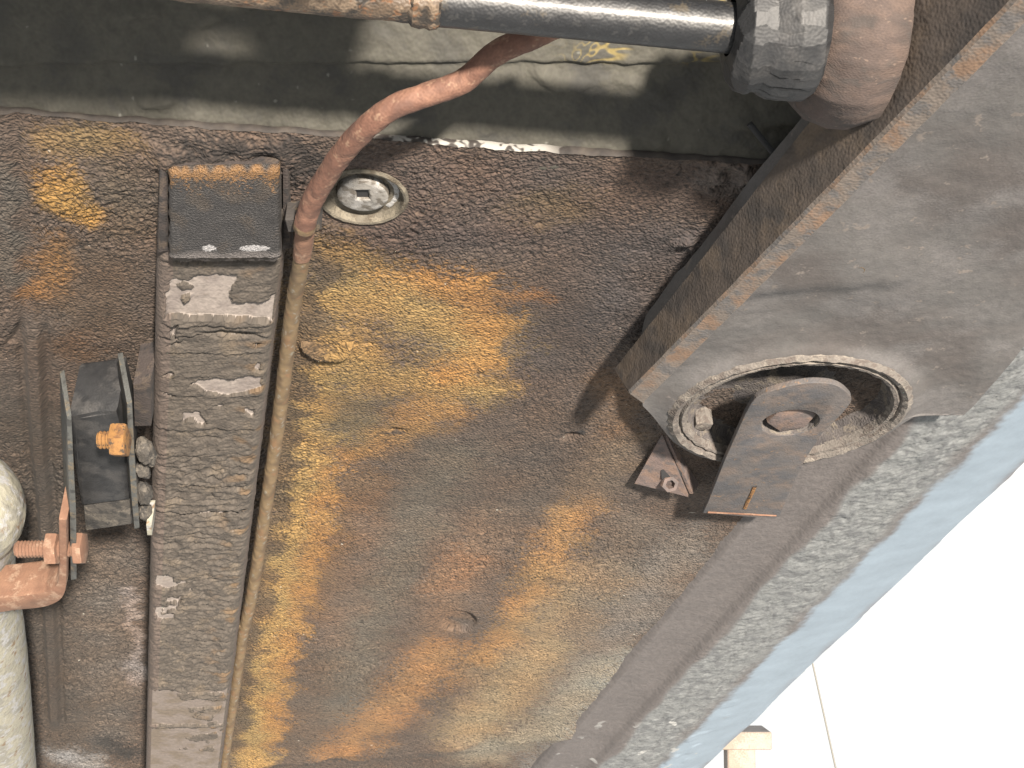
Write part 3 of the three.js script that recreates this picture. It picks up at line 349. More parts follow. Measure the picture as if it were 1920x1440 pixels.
// frame rail with flaking undercoat over pale primer
let rail;
{
  const Z0 = -0.6, Z1 = -1.5, yb = -0.05, r = 0.006;
  const bare = (s, z) => { const k = 0.0705, ws = s + (0.0016 * ns(s * 9, z * 130) + 0.0006 * ns(s * 24, z * 340)) / k, wz = z + 0.0022 * ns(s * 8 + 5, z * 110) + 0.0005 * ns(s * 16, z * 320 + 4); for (const p of ISLES) if (inside(ws, wz, p)) return 0; for (let i = 0; i < BARE.length; i++) if (inside(ws, wz, BARE[i])) return i > 9 && i < 13 && ns(s * 4, z * 70) + 0.4 * ns(s * 12, z * 180) < (i === 10 ? -0.1 : -0.75) ? 0 : 1; return 0; };
  const muddy = (s, z) => { let h = 0.0006 * ns(s * 5, z * 60) + 0.0005 * ns(s * 9 + 3, z * 260) + 0.0005 * (1 - 2 * Math.abs(ns(s * 14 + 0.5 * ns(s * 9, z * 90), z * 340)));
    const k = sst(-0.78, -0.86, z) * sst(-1.29, -1.2, z); h += k * (0.0024 * (0.5 - Math.abs(ns(s * 6 + 2, z * 130))) + 0.0018 * (0.5 - Math.abs(ns(s * 13, z * 300 + 5))));
    for (const [lz, a] of LEDGES) { const d = z - (lz + 0.003 * ns(s * 3 + lz * 90, 4) + 0.0012 * ns(s * 16, lz * 50)); if (d > -0.002 && d < 0.03) h += a * 0.001 * sst(-0.0008, 0.0004, d) * (1 - d / 0.03); }
    SLITS.forEach(([a, b], i) => { const e = ((s - a) / (i ? 0.13 : 0.22)) ** 2 + ((z - b) / 0.0022) ** 2; if (e < 5) h -= (i ? 0.0022 : 0.004) * Math.exp(-e); });
    return h; };
  const side = 0.045, per = 2 * side + railW;      // unrolled: left wall, underside, right wall
  const RH = (s, z) => { const b = s > 0.02 && s < 0.98 ? bare(s, z) : 0; return b ? -0.0009 + 0.0002 * ns(s * 30, z * 300) : muddy(clamp(s), z); };
  const at = (q, z) => {                           // q: metres along the unrolled section
    const xl = railL(z), xr = xl + railW, top = 0.012; let x, y, nx, ny, s;
    if (q < side - r) { x = xl; y = lerp(top, yb + r, q / (side - r)); nx = -1; ny = 0; s = -0.05; }
    else if (q < side + r) { const t = (q - side + r) / (2 * r) * Math.PI / 2; nx = -Math.cos(t); ny = -Math.sin(t); x = xl + r + nx * r; y = yb + r + ny * r; s = (x - xl) / railW; }
    else if (q < side + railW - r) { x = xl + q - side; y = yb; nx = 0; ny = -1; s = (q - side) / railW; }
    else if (q < side + railW + r) { const t = (q - side - railW + r) / (2 * r) * Math.PI / 2; nx = Math.sin(t); ny = -Math.cos(t); x = xr - r + nx * r; y = yb + r + ny * r; s = (x - xl) / railW; }
    else { x = xr; y = lerp(yb + r, top, (q - side - railW - r) / (side - r)); nx = 1; ny = 0; s = 1.05; }
    return [x, y, nx, ny, s];
  };
  const MUD = L3([104, 92, 77]), MUD2 = L3([82, 72, 60]), MUD3 = L3([130, 112, 88]), PR = L3([180, 163, 144]), PR2 = L3([150, 134, 120]), LOW = L3([146, 129, 112]), OR = L3([140, 106, 66]), WALL = L3([112, 94, 80]);
  const maps = makeMaps(768, 2048, (u, v, o) => {
    const q = u * per, z = lerp(Z1, Z0, v), s = (q - side) / railW, n = ns(s * 4, z * 60), f = ns(s * 22, z * 300), f2 = ns(s * 50, z * 720), m = ns(s * 7 + 4, z * 130);
    const onB = s > 0.06 && s < 0.98, b = onB && bare(s, z) && bare(s, z - 0.0007) ? 1 : 0;
    if (b) { const low = sst(-1.18, -1.2, z), k = clamp(sst(-0.1, 0.5, n + 0.4 * m) * 0.6 + low * 0.9), st = sst(0.3, 0.7, f * 0.5 + 0.6 * m) * 0.35; for (let i = 0; i < 3; i++) o[i] = lerp(lerp(PR[i], low > 0.5 ? LOW[i] : PR2[i], k), MUD3[i], Math.max(st, low * sst(-0.2, 0.5, n + 0.5 * ns(s * 9, z * 150) + 0.3 * f2) * 0.7)) * (1 + 0.14 * f + 0.12 * f2); o[3] = 0.4 + 0.1 * f + 0.08 * f2; return; }
    const k2 = sst(0.05, 0.5, m + 0.3 * f) * 0.8, k3 = sst(0.15, 0.6, n + 0.3 * f2) * 0.55, ko = sst(0.2, 0.6, ns(s * 5 + 30, z * 90)) * sst(0.55, 0.95, s) * 0.6, kw = s < 0.14 || s > 1 ? 0.7 : 0;
    for (let i = 0; i < 3; i++) o[i] = lerp(lerp(lerp(lerp(MUD[i], MUD2[i], k2), MUD3[i], k3), OR[i], ko), WALL[i], kw) * (1 + 0.2 * f + 0.18 * f2);
    const e = sst(0.985, 1.05, ns(s * 26 + 3, z * 420) + 0.4 * n); for (let i = 0; i < 3; i++) o[i] = lerp(o[i], PR[i], e * 0.8);
    o[3] = 0.5 + 0.2 * f + 0.22 * f2 + 0.2 * (0.5 - Math.abs(ns(s * 16, z * 520)));
  });
  const mat = new THREE.MeshStandardMaterial({ name: 'flaking undercoat on primer', ...maps, bumpScale: 0.0010, roughness: 0.88, side: THREE.DoubleSide });
  const g = sheet(200, 900, (u, v) => { const q = u * per, z = lerp(Z0, Z1, v), [x, y, nx, ny, s] = at(q, z), wall = s < 0 || s > 1; const h = wall ? 0.0006 * ns(y * 90, z * 90) + 0.0005 * ns(y * 250, z * 250) : RH(s, z) * sst(-0.0, 0.12, s) * sst(1.0, 0.9, s); return [x + nx * h, y + ny * h, z]; }, (u, v) => [u, 1 - v]);
  rail = part('frame_rail', g, mat, under, 'box rail with flaking mud brown undercoat over pale primer');
  // cover plate at the rail's end
  const capMaps = makeMaps(512, 512, (u, v, o) => {
    const n = ns(u * 5, v * 5), f = ns(u * 40, v * 60), f2 = ns(u * 90, v * 130), base = L3([58, 54, 50]), br = L3([84, 70, 54]), ru = L3([152, 108, 58]), wh = L3([196, 188, 176]), gy = L3([122, 112, 102]);
    const kr = sst(0.80, 0.94, v + 0.10 * ns(u * 8, v * 9) + 0.08 * ns(u * 26, v * 30) + 0.07 * f + 0.07 * f2) * sst(1.02, 0.95, v + 0.05 * ns(u * 12, 4)), kb = sst(-0.1, 0.6, n + 0.3 * f + (v - 0.5)) * 0.6, kg = sst(0.10, 0.03, v + 0.03 * n + 0.02 * f) * 0.85;
    const ch = Math.min(((u - 0.37) / 0.07) ** 2 + ((v - 0.115) / 0.04) ** 2, ((u - 0.77) / 0.14) ** 2 + ((v - 0.11) / 0.035) ** 2) + 0.6 * f + 0.3 * n, kw = sst(1.0, 0.8, ch);
    for (let i = 0; i < 3; i++) o[i] = lerp(lerp(lerp(lerp(base[i], br[i], kb), gy[i], kg), ru[i], kr * 0.9), wh[i], kw) * (1 + 0.3 * f + 0.35 * f2); o[3] = 0.5 + 0.22 * f + 0.25 * f2 + 0.15 * (0.5 - Math.abs(ns(u * 22, v * 50)));
  });
  const capMat = new THREE.MeshStandardMaterial({ name: 'black cover plate', ...capMaps, bumpScale: 0.0013, roughness: 0.7, side: THREE.DoubleSide });
  const [c0, c1, c2, c3] = CAP;
  const face = sheet(90, 90, (u, v) => { const x = lerp(lerp(c0[0], c1[0], u), lerp(c3[0], c2[0], u), v) + (u === 0 ? 0.0012 * ns(v * 9, 3) : 0), z = lerp(lerp(c0[1], c1[1], u), lerp(c3[1], c2[1], u), v) - (v === 1 ? 0.0008 * ns(u * 18, 8) : 0), e = Math.min(u, 1 - u, 0.05) / 0.05; return [x, lerp(-0.0535, -0.0575, v) - 0.0025 * Math.sqrt(1 - (1 - e) ** 2) - 0.0035 * sst(0.9, 1.0, v) * 0 - 0.0006 * ns(u * 6, v * 6) + 0.002 * sst(0.06, 0, v), z]; }, (u, v) => [u, 1 - v]);
  const cap = part('cover_plate', face, capMat, rail, 'black plate with rust fringe over the end of the rail');
  // the plate's folded edges
  const rim = []; const ring = []; for (let i = 0; i <= 40; i++) ring.push([i / 40, 0]); for (let i = 1; i <= 40; i++) ring.push([1, i / 40]); for (let i = 39; i >= 0; i--) ring.push([i / 40, 1]); for (let i = 39; i >= 0; i--) ring.push([0, i / 40]);
  rim.push(sheet(ring.length - 1, 1, (a, b) => { const [u, v] = ring[Math.round(a * (ring.length - 1))], o = (Math.round(v * 90) * 91 + Math.round(u * 90)) * 3, p = face.attributes.position.array; return [p[o], b ? p[o + 1] + 0.006 : p[o + 1], p[o + 2]]; }, (a, b) => [a * 0.25, b * 0.006]));
  part('plate_edge', rim[0], M.darkBrown, rail);
  part('rail_flange', metres(wobble(slab(CAPFL, -0.053, 0.03, 0.0015), 0.0006, 90)), M.darkBrown, rail);
  part('rail_flange', metres(wobble(slab(CAPFR, -0.051, 0.03, 0.0015), 0.0006, 90)), M.darkBrown, rail);
}

// sill: two laps, a rough coated strip and the rounded painted rocker
{
  const prof = [[0.452, 0.006, 0], [0.4550, 0.001, 0], [0.4590, -0.0025, 0], [0.4615, -0.0038, 0], [0.468, -0.0034, 0], [0.494, -0.0040, 0], [0.4995, -0.0056, 0], [0.5042, -0.0095, 1], [0.507, -0.0106, 1], [0.53, -0.0100, 1], [0.5625, -0.006, 1], [0.567, -0.0052, 2], [0.585, -0.0005, 2], [0.605, 0.0055, 2], [0.625, 0.0135, 2], [0.640, 0.0215, 2], [0.650, 0.031, 2], [0.6545, 0.042, 2], [0.655, 0.06, 2], [0.652, 0.12, 2]];
  const len = [0]; for (let i = 1; i < prof.length; i++) len.push(len[i - 1] + Math.hypot(prof[i][0] - prof[i - 1][0], prof[i][1] - prof[i - 1][1]));
  const tot = len[len.length - 1], A0 = 0.5, A1 = 1.75;
  const pos = (q) => { let i = 0; while (i < prof.length - 2 && q > len[i + 1]) i++; const t = (q - len[i]) / (len[i + 1] - len[i]); return [lerp(prof[i][0], prof[i + 1][0], t), lerp(prof[i][1], prof[i + 1][1], t)]; };
  const rough = (b) => sst(0.507, 0.513, b) * sst(0.575, 0.555, b);
  const H = (b, a) => { const k = rough(b + 0.006 * ns(a * 14, 2)); let h = k * (0.0013 * (0.5 - Math.abs(ns(b * 210 + ns(a * 60, b * 60), a * 170))) + 0.0009 * (0.5 - Math.abs(ns(b * 400, a * 320))) + 0.0009 * ns(b * 80, a * 70)) + 0.0003 * ns(b * 60, a * 60) + 0.0007 * ns(b * 18, a * 9);
    const f = sst(1.1, 1.45, a) * rough(b - 0.03) * 0.002 * sst(0.1, 0.5, ns(b * 60, a * 40)); return h + f; };
  const dentA = [[0.835, 0.02, 0.0015], [0.90, 0.03, -0.0015], [1.05, 0.02, -0.0015], [1.09, 0.018, 0.0015], [1.17, 0.05, -0.0015], [1.30, 0.03, 0.0025], [1.36, 0.02, -0.002]];
  const C1 = L3([124, 114, 104]), C2 = L3([150, 148, 138]), C2b = L3([116, 114, 108]), C3 = L3([168, 180, 182]), C3b = L3([140, 132, 122]), CH = L3([204, 198, 182]), BR = L3([120, 98, 84]);
  const maps = makeMaps(768, 2048, (u, v, o) => {
    const q = u * tot, [b] = pos(q), a = lerp(A0, A1, v), n = ns(b * 30, a * 30), f = ns(b * 200, a * 200), f2 = ns(b * 520, a * 520), r = rough(b + 0.008 * ns(a * 20, b * 20)), far = sst(0.565, 0.576, b + 0.006 * n + 0.002 * f);
    const kb = sst(-0.1, 0.5, ns(b * 150 + ns(a * 60, b * 60), a * 120) * 0.8 + 0.5 * f + 0.4 * n), chip = sst(0.55, 0.6, ns(b * 70 + 11, a * 45) + 0.2 * f) * sst(1.25, 1.4, a + 0.2 * n) * (q < len[13] ? 1 : 0);
    const edge = sst(len[14], len[16], q + 0.010 * ns(a * 24, 6) + 0.004 * f) * sst(-0.05, 0.2, ns(a * 13 + 2, 1) + 0.3 * n);
    for (let i = 0; i < 3; i++) { let c = lerp(C1[i], lerp(C2[i], C2b[i], kb * 0.75), r); c = lerp(c, C3[i], far); c = lerp(c, CH[i], chip * 0.8); c = lerp(c, BR[i], edge * 0.8); o[i] = c * (1 + (0.14 * f + 0.12 * f2) * (1 - 0.75 * far) + 0.08 * n); }
    void C3b; o[3] = 0.5 + (0.22 * f + 0.2 * f2) * (1 - 0.85 * far);
  });
  const mat = new THREE.MeshPhysicalMaterial({ name: 'coated sill and dusty blue rocker paint', ...maps, bumpScale: 0.0007, roughness: 0.6, side: THREE.DoubleSide });
  const g = sheet(260, 800, (u, v) => { const q = u * tot, [b, y] = pos(q), a = lerp(A0, A1, v); let bb = b; const k = sst(len[14], len[17], q); for (const [c, w, d] of dentA) bb += d * k * Math.exp(-(((a - c) / w) ** 2)); bb += k * 0.0012 * ns(a * 60, 3);
    return [BX[0] * bb + AX[0] * a, y - H(b, a), BX[1] * bb + AX[1] * a]; }, (u, v) => [u, v]);
  const sill = part('sill', g, mat, under, 'sill with rough grey undercoat and pale blue rocker');
  const inner = sheet(2, 60, (u, v) => { const a = lerp(A0, A1, v), b = 0.652 - u * 0.2; return [BX[0] * b + AX[0] * a, 0.12, BX[1] * b + AX[1] * a]; });
  part('sill_top', inner, M.darkBrown, sill);
}

// box panel at the right, with its dished cup
const QN = new THREE.Vector3(0.03522, -0.98862, -0.14626).normalize(), DC = V(DISHC), QX = new THREE.Vector3(1, 0, 0).addScaledVector(QN, -QN.x).normalize(), QY = new THREE.Vector3().crossVectors(QN, QX);
const onQ = (x, y, h = 0) => DC.clone().addScaledVector(QX, x).addScaledVector(QY, y).addScaledVector(QN, h);
const toQ = (p) => { const d = V(p).sub(DC); return [d.dot(QX), d.dot(QY)]; };
const RD = 0.0755;
{
  const out = QOUT.map(toQ);
  const ray = (t) => { const c = Math.cos(t), s = Math.sin(t); let m = 10; for (let i = 0, j = out.length - 1; i < out.length; j = i++) { const [ax, ay] = out[j], [bx, by] = out[i], dx = bx - ax, dy = by - ay, den = c * dy - s * dx; if (Math.abs(den) < 1e-9) continue; const r = (ax * dy - ay * dx) / den, k = (ax * s - ay * c) / den; if (r > 0 && k >= -1e-6 && k <= 1 + 1e-6) m = Math.min(m, r); } return Math.max(m, RD * 1.003); };
  const g = sheet(480, 120, (u, v) => {
    const t = u * 2 * Math.PI, R = ray(t), r = lerp(RD * 0.99, R, v), x = r * Math.cos(t), y = r * Math.sin(t), k = sst(0, 0.03, r - RD);
    let h = k * (0.0022 * ns(x * 14, y * 14) + 0.0005 * ns(x * 60, y * 60) + 0.0002 * ns(x * 200, y * 200)) + 0.004 * Math.exp(-(((r - RD) / 0.008) ** 2));
    const p = onQ(x, y), fold = 0.30 - 0.52 * (p.z + 0.62) * 0.25; h -= 0.35 * Math.max(0, p.x - fold + 0.028) ** 1.3;
    h += 0.0026 * sst(-0.012, 0.004, y * 0 + (p.z + 0.655) - 0.1 * (p.x - 0.15)) * sst(0.24, 0.17, p.x);   // pressed step above the cup
    return onQ(x, y, h).toArray();
  }, (u, v, p) => [p[0], p[2]]);
  const panel = part('box_panel', g, M.panel, under, 'smooth dusty grey brown panel around the dished cup');
  // its turned edge
  part('panel_edge', metres(sheet(480, 1, (u, v) => { const t = u * 2 * Math.PI, R = ray(t), i = Math.round(u * 480), o = (120 * 481 + i) * 3, p = g.attributes.position.array; const q = new THREE.Vector3(p[o], p[o + 1], p[o + 2]); if (v) q.addScaledVector(QN, -0.02); void R; return q.toArray(); })), M.panel, panel);
  // cup: rim bead, wall, floor
  const rimG = metres(wobble(lathe([[RD + 0.004, 0.0], [RD + 0.002, 0.0042], [RD - 0.0012, 0.0062], [RD - 0.0042, 0.0048], [RD - 0.0056, 0.0022], [RD - 0.0072, 0.0046], [RD - 0.0094, 0.0042], [RD - 0.0112, -0.001]], DISHC, QN.toArray(), 200), 0.0009, 150));
  part('cup_rim', rimG, M.ring, panel, 'crusted pale mud around the rim of the cup');
  const cup = lathe([[RD - 0.0108, 0.0], [RD - 0.0125, -0.007], [RD - 0.016, -0.0125], [RD - 0.022, -0.0140], [0.036, -0.0145], [0.030, -0.013], [0.018, -0.010], [0, -0.010]], DISHC, QN.toArray(), 160);
  const cupG = metres(wobble(cup, 0.0006, 140)); part('dished_cup', cupG, M.dish, panel, 'round dished cup with a muddy rim');
  const holeAt = V(QHOLE);
  part('small_hole', lathe([[0.0016, -0.0012], [0.0021, 0.0012], [0.0036, 0.0016], [0.0048, 0.0002]], holeAt.addScaledVector(QN, 0.0008).toArray(), QN.toArray(), 28), M.tanPipe, panel);
  for (const [p, r] of [[DBOLT, 0.0066]]) { const a = V(p).addScaledVector(QN, -0.01), b = V(p).addScaledVector(QN, 0.004); part('cup_bolt', metres(wobble(hexNut(a.toArray(), b.toArray(), r, 0.4), 0.0005, 200)), M.ring, panel); }
}
// the underbody goes on beyond the frame, towards the tail and the other side
{
  const far = (x0, x1, z0, z1) => metres(wobble(slab([[x0, z0], [x1, z0], [x1, z1], [x0, z1]], -0.03, 0.04, 0.002), 0.001, 20));
  part('tail_floor', far(-1.5, 0.3, 0.75, -0.325), M.darkBrown, under); part('side_floor', far(-1.5, -0.63, -0.335, -1.72), M.darkBrown, under);
}
// floor drain plug
{
  const n = new THREE.Vector3(0, -1, -0.115).normalize(), base = V(PLUG);
  const at = (h) => base.clone().addScaledVector(n, h).toArray(), na = n.toArray();
  const ringG = metres(wobble(lathe([[0.0245, -0.006], [0.0242, 0.0006], [0.0230, 0.0016], [0.0217, 0.0012], [0.0208, -0.001], [0.0200, -0.0034], [0.0180, -0.0037], [0.0145, -0.0037], [0.0140, -0.0050], [0.0075, -0.0078], [0.0060, -0.022], [0.0005, -0.022]], at(0), na, 90), 0.0003, 200));
  const ring = part('drain_plug', ringG, M.plugRing, under, 'round plug with pale centre and square hole');
  // raised centre with a square hole
  const s = new THREE.Shape(); s.absellipse(0, 0, 0.0136, 0.0136, 0, Math.PI * 2); const hole = new THREE.Path(); const q = 0.0032; hole.moveTo(-q, -q + 0.001); hole.lineTo(-q, q + 0.002); hole.lineTo(q, q + 0.002); hole.lineTo(q, -q + 0.001); s.holes.push(hole);
  const e = new THREE.ExtrudeGeometry(s, { depth: 0.0056, bevelThickness: 0.0014, bevelSize: 0.0018, bevelOffset: -0.0018, bevelSegments: 3, curveSegments: 48 });
  e.applyQuaternion(new THREE.Quaternion().setFromUnitVectors(new THREE.Vector3(0, 0, 1), n)); e.translate(...at(-0.0068));
  part('plug_centre', metres(toCreasedNormals(e, 0.6)), M.plug, ring);
  const w = []; const r = rng(5); for (let i = 0; i < 11; i++) { const t = -0.75 + i * 0.155, g = new RoundedBoxGeometry(0.0022 + r() * 0.0012, 0.0005, 0.0024 + r() * 0.0006, 1, 0.0002); g.rotateY(-t + Math.PI / 2); g.translate(0.0178 * Math.cos(t), 0, 0.0178 * Math.sin(t)); w.push(g); }
  const wg = mergeGeometries(w); wg.applyQuaternion(new THREE.Quaternion().setFromUnitVectors(new THREE.Vector3(0, -1, 0), n)); wg.translate(...at(-0.0035));
  { const k = new THREE.BoxGeometry(0.0072, 0.0076, 0.004); k.applyQuaternion(new THREE.Quaternion().setFromUnitVectors(new THREE.Vector3(0, 0, 1), n)); k.translate(...at(-0.0035)); part('hole_shade_block', k, M.black, ring); }  // black block set in the square hole to stand for its shade
  part('paint_flakes', metres(wg), M.whitePaint, ring).userData.kind = 'stuff';
}
// folded gusset by the cup
{
  const [a, b, c, d] = GUSSET.map(V), tri = (p, q, r) => { const g = new THREE.BufferGeometry(), n = new THREE.Vector3().crossVectors(q.clone().sub(p), r.clone().sub(p)).normalize().multiplyScalar(0.0022), P = [p, q, r, ...[p, q, r].map((v) => v.clone().add(n))]; g.setAttribute('position', new THREE.BufferAttribute(new Float32Array(P.flatMap((v) => v.toArray())), 3)); g.setIndex([0, 1, 2, 3, 5, 4, 0, 3, 4, 0, 4, 1, 1, 4, 5, 1, 5, 2, 2, 5, 3, 2, 3, 0]); const h = g.toNonIndexed(); h.computeVertexNormals(); h.setAttribute('uv', new THREE.BufferAttribute(new Float32Array(h.attributes.position.count * 2), 2)); return h; };
  const gs = part('gusset', metres(mergeGeometries([tri(a, b, c.clone().add(new THREE.Vector3(0, -0.004, 0))), tri(a, c.clone().add(new THREE.Vector3(0.001, -0.0035, 0)), d.clone().add(new THREE.Vector3(0.004, 0.012, 0.03)))])), M.pinkRust, under, 'small triangular gusset with a nut beside the cup');
  const p = V(GNUT); part('gusset_nut', metres(lathe([[0.0035, -0.001], [0.0035, 0.004], [0.006, 0.004], [0.0065, 0.003], [0.0065, -0.004]], p.toArray(), [0.1, -0.8, 0.6], 6)), M.pinkRust, gs);
  part('opening_shade_disc', metres(lathe([[0.0001, 0], [0.0085, 0], [0.0085, -0.002]], p.clone().add(new THREE.Vector3(0.001, 0.0015, 0.010)).toArray(), [0.1, -0.95, 0.2], 6)), M.black, gs);  // black disc painted in for the dark of an uncut hole
}

// ---------------------------------------------------------------- sway bar with its bush and housing
{
  const [a, w, b] = TUBE, t = thing('sway_bar', 'black sway bar ending in a cracked rubber bush', 'sway bar', TUBE[1]);
  const dir = V(b).sub(V(a)).normalize();
  const g = (p, q, r, amp) => pipe([p, q], r, 200, 64, amp, 90);
  part('bar', g(w, V(b).addScaledVector(dir, 0.024).toArray(), 0.0109, 0.00012), M.bar, t);
  part('rusted_bar_end', g(a, w, 0.0105, 0.0005), M.barRust, t, 'pale rusted length of the bar');
  part('weld_collar', metres(wobble(lathe([[0.0102, -0.007], [0.0118, -0.0055], [0.0124, -0.002], [0.0117, 0], [0.0126, 0.002], [0.0120, 0.005], [0.0105, 0.0065]], w, dir.toArray(), 48), 0.0007, 260)), M.barRust, t);
  const bush = [[0.0121, -0.016], [0.0150, -0.0165], [0.0225, -0.0145], [0.0262, -0.011], [0.0272, -0.007], [0.0258, -0.0045], [0.0258, -0.002], [0.0272, 0.0], [0.0285, 0.003], [0.0288, 0.012], [0.0280, 0.0185], [0.0255, 0.0215], [0.012, 0.022]];
  const bo = V(b).addScaledVector(dir, 0.004).toArray();
  const fineP = []; bush.forEach(([r, h], i) => { if (i) { const [r0, h0] = bush[i - 1]; for (let k = 1; k <= 5; k++) fineP.push([lerp(r0, r, k / 5), lerp(h0, h, k / 5)]); } else fineP.push([r, h]); });
  const bg = lathe(fineP, bo, dir.toArray(), 360);
  const bw = mergeVertices((() => { const q = wobble(bg, 0.0004, 110, 3); const z = new THREE.BufferGeometry(); z.setAttribute('position', q.attributes.position); return z; })(), 1e-6);
  { const p = bw.attributes.position, e1 = new THREE.Vector3(0, 1, 0).addScaledVector(dir, -dir.y).normalize(), e2 = new THREE.Vector3().crossVectors(dir, e1), q = new THREE.Vector3(), o = V(bo);
    for (let i = 0; i < p.count; i++) { q.fromBufferAttribute(p, i).sub(o); const h = q.dot(dir), a = Math.atan2(q.dot(e2), q.dot(e1)); q.addScaledVector(dir, -h).normalize(); let d = 0; for (let k = 0; k < 26; k++) { const a0 = k * 0.2416 - 3.14 + 0.08 * ns(k * 3.1, 9), m = 0.011 * ns(k * 5.3, 2), da = a - a0 - 0.06 * ns(h * 190, k * 7.7); if (Math.abs(da) < 0.08) d += 0.0011 * Math.exp(-((da / 0.016) ** 2)) * Math.exp(-(((h - 0.006 - m) / 0.008) ** 2)); } p.setXYZ(i, p.getX(i) - q.x * d, p.getY(i) - q.y * d, p.getZ(i) - q.z * d); } }
  const bm = part('rubber_bush', axial(toCreasedNormals(bw, 1.2), bo, dir.toArray(), 0.026), M.rubber, t, 'cracked black rubber bush');
  void bm;
  const h = thing('bush_housing', 'reddish rusted housing behind the rubber bush', 'housing', HOUSING[0]);
  part('housing_shell', axial(wobble(lathe([[0.012, -0.002], [0.030, -0.001], [0.040, 0.003], [0.0455, 0.010], [0.048, 0.018], [0.048, 0.026], [0.044, 0.036], [0.03, 0.042], [0, 0.044]], V(b).addScaledVector(dir, 0.022).add(new THREE.Vector3(0, 0.020, -0.006)).toArray(), dir.toArray(), 120), 0.0012, 60, 1.2), b, dir.toArray(), 0.045), M.redRust, h);
}
// thin black rod behind the bush
{ const t = thing('black_rod', 'short thin black rod below the rubber bush', 'rod', ROD[0]); part('rod', metres(rod(ROD[0], ROD[1], 0.0016, 16)), M.black, t); }

// axle form added out of frame, shaped to shade the crossmember
{
  const t = thing('shade_caster', 'dark axle form added out of frame, shaped to shade the crossmember', 'caster', [-0.35, -0.15, -0.25]);
  part('caster_tube', metres(rod([-0.62, -0.15, -0.225], [-0.085, -0.15, -0.245], 0.040, 48)), M.iron, t); part('caster_shaft', metres(rod([-0.085, -0.15, -0.245], [-0.03, -0.15, -0.247], 0.010, 24)), M.iron, t);
  part('caster_flange', metres(wobble(lathe([[0.012, 0], [0.036, 0], [0.038, 0.004], [0.030, 0.045], [0, 0.046]], [-0.045, -0.15, -0.246], [1, 0, -0.04], 40), 0.0008, 50)), M.iron, t);
}

// ---------------------------------------------------------------- fuel pipe
{
  const t = thing('fuel_pipe', 'rusty sleeved pipe curving out from the sway bar and down along the rail', 'pipe', LINE[4]);
  const sl = pipe(SLEEVE, 0.0056, 260, 32, 0.0003); const s = part('sleeve', sl, M.rustPipe, t, 'thick reddish rusted sleeve');
  const e = SLEEVE[SLEEVE.length - 1], d = V(e).sub(V(SLEEVE[SLEEVE.length - 2])).normalize();
  part('sleeve_end', metres(lathe([[0.0056, -0.003], [0.0060, -0.0015], [0.0061, 0.0005], [0.0055, 0.0016], [0.0042, 0.0010], [0.0038, -0.002]], e, d.toArray(), 32)), M.tanPipe, s);
  part('line', pipe(LINE, 0.0046, 400, 24, 0.0003), M.tanPipe, t, 'tan coated metal line');
  part('line', pipe(LINE2, 0.0044, 160, 24, 0.0002), M.tanPipe, t, 'tan coated metal line');
  const bandG = pipe(LINE.slice(0, 3), 0.0050, 60, 24, 0.0003); part('rust_band', bandG, M.bracketRust, t, 'reddish rusted top of the line');
  const j = LINE2[0], jd = V(LINE2[1]).sub(V(j)).normalize(); part('joint_collar', metres(lathe([[0.0044, -0.0035], [0.0057, -0.003], [0.0058, 0.002], [0.0046, 0.003]], j, jd.toArray(), 32)), M.tanPipe, t);
  const ce = V(e); part('pipe_clip', metres(wobble(slab([[ce.x - 0.010, ce.z + 0.002], [ce.x + 0.0075, ce.z + 0.004], [ce.x + 0.0080, ce.z - 0.005], [ce.x - 0.0095, ce.z - 0.007]], -0.066, 0.014, 0.001), 0.0005, 120)), M.clip, t);
}

